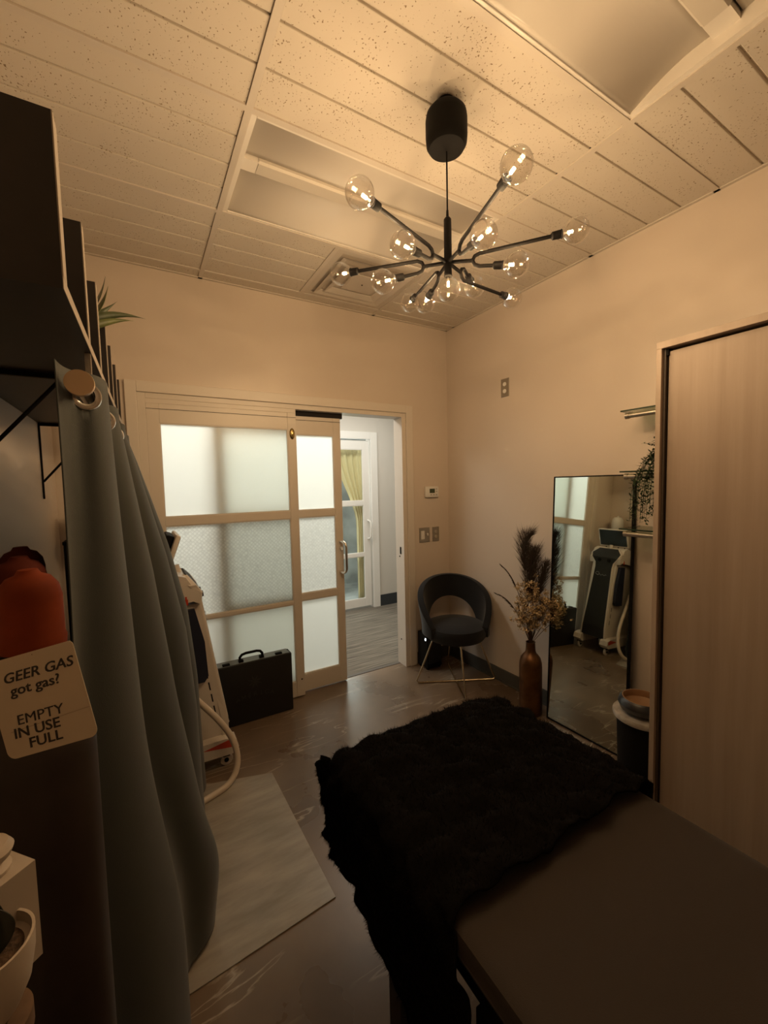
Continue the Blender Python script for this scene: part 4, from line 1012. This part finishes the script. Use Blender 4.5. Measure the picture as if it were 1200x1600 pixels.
A = at(55, 1343, 0.475); e1 = Vector((-0.75, -0.66, 0)); e2 = Vector((-0.66, 0.75, 0))
t = thing('white_box', (A.x-0.03, A.y, zt), 'white box with a folded top standing behind the white pot', 'box')
c4 = [A, A+e2*0.06, A+e2*0.06+e1*0.055, A+e1*0.055]
MB().prism([(p.x, p.y) for p in c4], 2, zt, A.z).build('box_body', mat('off_white_card', (0.50, 0.43, 0.36), 0.5), t)
oc = A + e2*0.030 + e1*0.028
t = thing('ceramic_ornament', (oc.x, oc.y, A.z), 'pale stepped ceramic ornament on top of the white box', 'ornament')
MB().lathe([(0.0001, 0.0), (0.019, 0.0), (0.020, 0.004), (0.013, 0.008), (0.013, 0.011), (0.020, 0.016), (0.023, 0.024), (0.018, 0.032), (0.0001, 0.036)], (oc.x, oc.y, A.z+0.0005), 28, cap0=False, cap1=False).build('body', M_cer, t, smooth=True)

# ------------------------------------------------------------------ floor mat
b = MB(); poly = [(-2.44, -0.545), (-2.10, -0.60), (-1.800, -0.690), (-1.785, -1.490), (-2.205, -1.525), (-2.47, -1.545)]
b.prism(poly, 2, 0.0005, 0.005)
o = b.build('floor_mat', M_mat); tag(o, 'flat grey vinyl mat with painted light streaks on the brown floor beside the curtain', 'mat')

# ------------------------------------------------------------------ massage table with fur throw
TX0, TX1, TY0, TY1, TZ = -1.868, -1.222, -3.75, -1.74, 0.70
M_vinyl = mat('black_vinyl', (0.012, 0.010, 0.010), 0.5)
t = thing('massage_table', ((TX0+TX1)/2, -2.7, 0), 'massage table under a brown sheet with black legs in the foreground', 'massage table')
MB().box(TX0+0.006, TY0, 0.615, TX1-0.006, TY1, TZ-0.006, bev=0.02).build('mattress', M_vinyl, t, smooth=True)
M_sheet = mat('brown_sheet', (0.026, 0.0175, 0.012), 0.85, bump=(500, 0.2), sheen=0.1)
def psheet(u, v):
    s = -0.055 + (TX1-TX0+0.11)*u; y = TY0-0.01 + (-2.20-TY0)*v
    W = TX1-TX0; r = 0.022
    x = TX0 + min(max(s, 0), W); z = TZ
    if s < 0: z = TZ + s*0.9; x = TX0 - 0.004
    if s > W: z = TZ - (s-W)*0.9; x = TX1 + 0.004
    z += 0.002*math.sin(y*9+x*5)
    return (x, y, z)
b = MB(); b.grid(psheet, 60, 30); o = b.build('sheet', M_sheet, t, smooth=True, solid=0.002)
md = o.modifiers.new('sm', 'SMOOTH'); md.iterations = 6; md.factor = 0.5
for x in (TX0+0.07, TX1-0.07):
    for y in (-3.5, -1.98):
        MB().box(x-0.03, y-0.03, 0, x+0.03, y+0.03, 0.60, bev=0.004).build('leg', M_vinyl, t)
MB().box(TX0+0.04, -3.6, 0.54, TX1-0.04, -1.86, 0.612).build('frame', M_vinyl, t)
MB().box(TX0+0.03, -3.65, 0.06, TX0+0.045, -2.30, 0.54).build('side_panel', M_vinyl, t)  # black board added to darken the space below the table
MB().tube([(TX0+0.075, -2.38, 0.10), (TX0+0.075, -2.50, 0.30)], 0.012, 12).build('foot_lever', M_chrome, t, smooth=True)
from mathutils import noise
def lump(p, s): return noise.noise(Vector(p)*s)
def pfur(u, v):
    # u across the table: left drape, top, right drape.  v along: foot-end drape, top, near hem
    DL, DR, DF = 0.36 + 0.20*sm(0.4, 1.0, v), 0.10, 0.30
    W = TX1 - TX0 + 0.03; s = -DL + (DL + W + DR)*u
    Ltop = 0.575; q = -DF + (DF + Ltop)*v
    hemw = 0.02*lump((u*3, 1.7, 0), 3)
    x0 = TX0 - 0.006
    z = TZ + 0.030
    if s < 0: x = x0 - 0.018*math.sin(min(1, -s/0.08)*PI/2) + 0.10*(-s); z = z + s*0.96 + 0.0
    elif s > W: x = x0 + W + 0.012; z = z - (s-W)*0.9
    else: x = x0 + s
    y1 = TY1 + 0.035
    if q < 0: y = y1 + 0.025*math.sin(min(1, -q/0.1)*PI/2); z = min(z, z + q*0.96) if s >= 0 else z
    else: y = y1 - q
    if s < 0: y = y - 0.42*(-s)*sm(0.5, 1.0, v)
    # round the shoulders
    d1_ = min(max(s, 0), max(W-s, 0)); z -= 0.022*math.exp(-d1_/0.035) if 0 <= s <= W else 0.022
    d2_ = max(q, 0); z -= 0.020*math.exp(-d2_/0.035)
    n = lump((s, q, 0), 16)*0.016 + lump((s, q, 3), 34)*0.007 + 0.010*abs(math.sin(s*30 + 2*lump((s, q, 0), 5)))*abs(math.sin(q*30 + 2*lump((q, s, 4), 5)))
    nx = -1 if s < 0 else (1 if s > W else 0); ny = 1 if q < 0 else 0; nz = 1 if (nx == 0 and ny == 0) else 0.25
    hem = 0.012*lump((s*1.0, 9, 0), 14) if v > 0.97 else 0
    return (x + nx*n*1.2, y + ny*n*1.2 + hem + (0.015*lump((s,0,7), 5)), max(0.02, z + nz*n))
b = MB(); G = b.grid(pfur, 200, 130)
M_fur = mat('black_fur', (0.0055, 0.0045, 0.004), 0.95, spec=0.05, sheen=0.0)
cloth = []
for i in range(0, 199):
    for j in range(0, 129): cloth.append((i, j))
pts = [[vv.co.copy() for vv in r] for r in G]
th = thing('fur_throw', ((TX0+TX1)/2, -2.0, TZ), 'fluffy black fur throw draped over the end of the massage table', 'throw')
b.build('pelt', M_fur, th, smooth=True, solid=0.006)
b = MB()
for _ in range(42000):
    i, j = random.choice(cloth); p = pts[i][j]; e1_ = pts[i+1][j]-p; e2_ = pts[i][j+1]-p
    n_ = e1_.cross(e2_)
    if n_.length < 1e-9: continue
    n_.normalize(); 
    c_ = Vector(((TX0+TX1)/2, -2.0, 0.45))
    if n_.dot(p - c_) < 0: n_ = -n_
    p = p + e1_*random.random() + e2_*random.random()
    d = (n_ + Vector((random.gauss(0, 0.45), random.gauss(0, 0.45), random.gauss(0, 0.45)-0.15))).normalized()*random.uniform(0.008, 0.018)
    s_ = d.cross(Vector((random.gauss(0,1), random.gauss(0,1), random.gauss(0,1)))).normalized()*0.0008
    b.bm.faces.new([b.bm.verts.new(v_) for v_ in (p-s_, p+s_, p+d)])
o = b.build('pile', M_fur, th); o['kind'] = 'stuff'
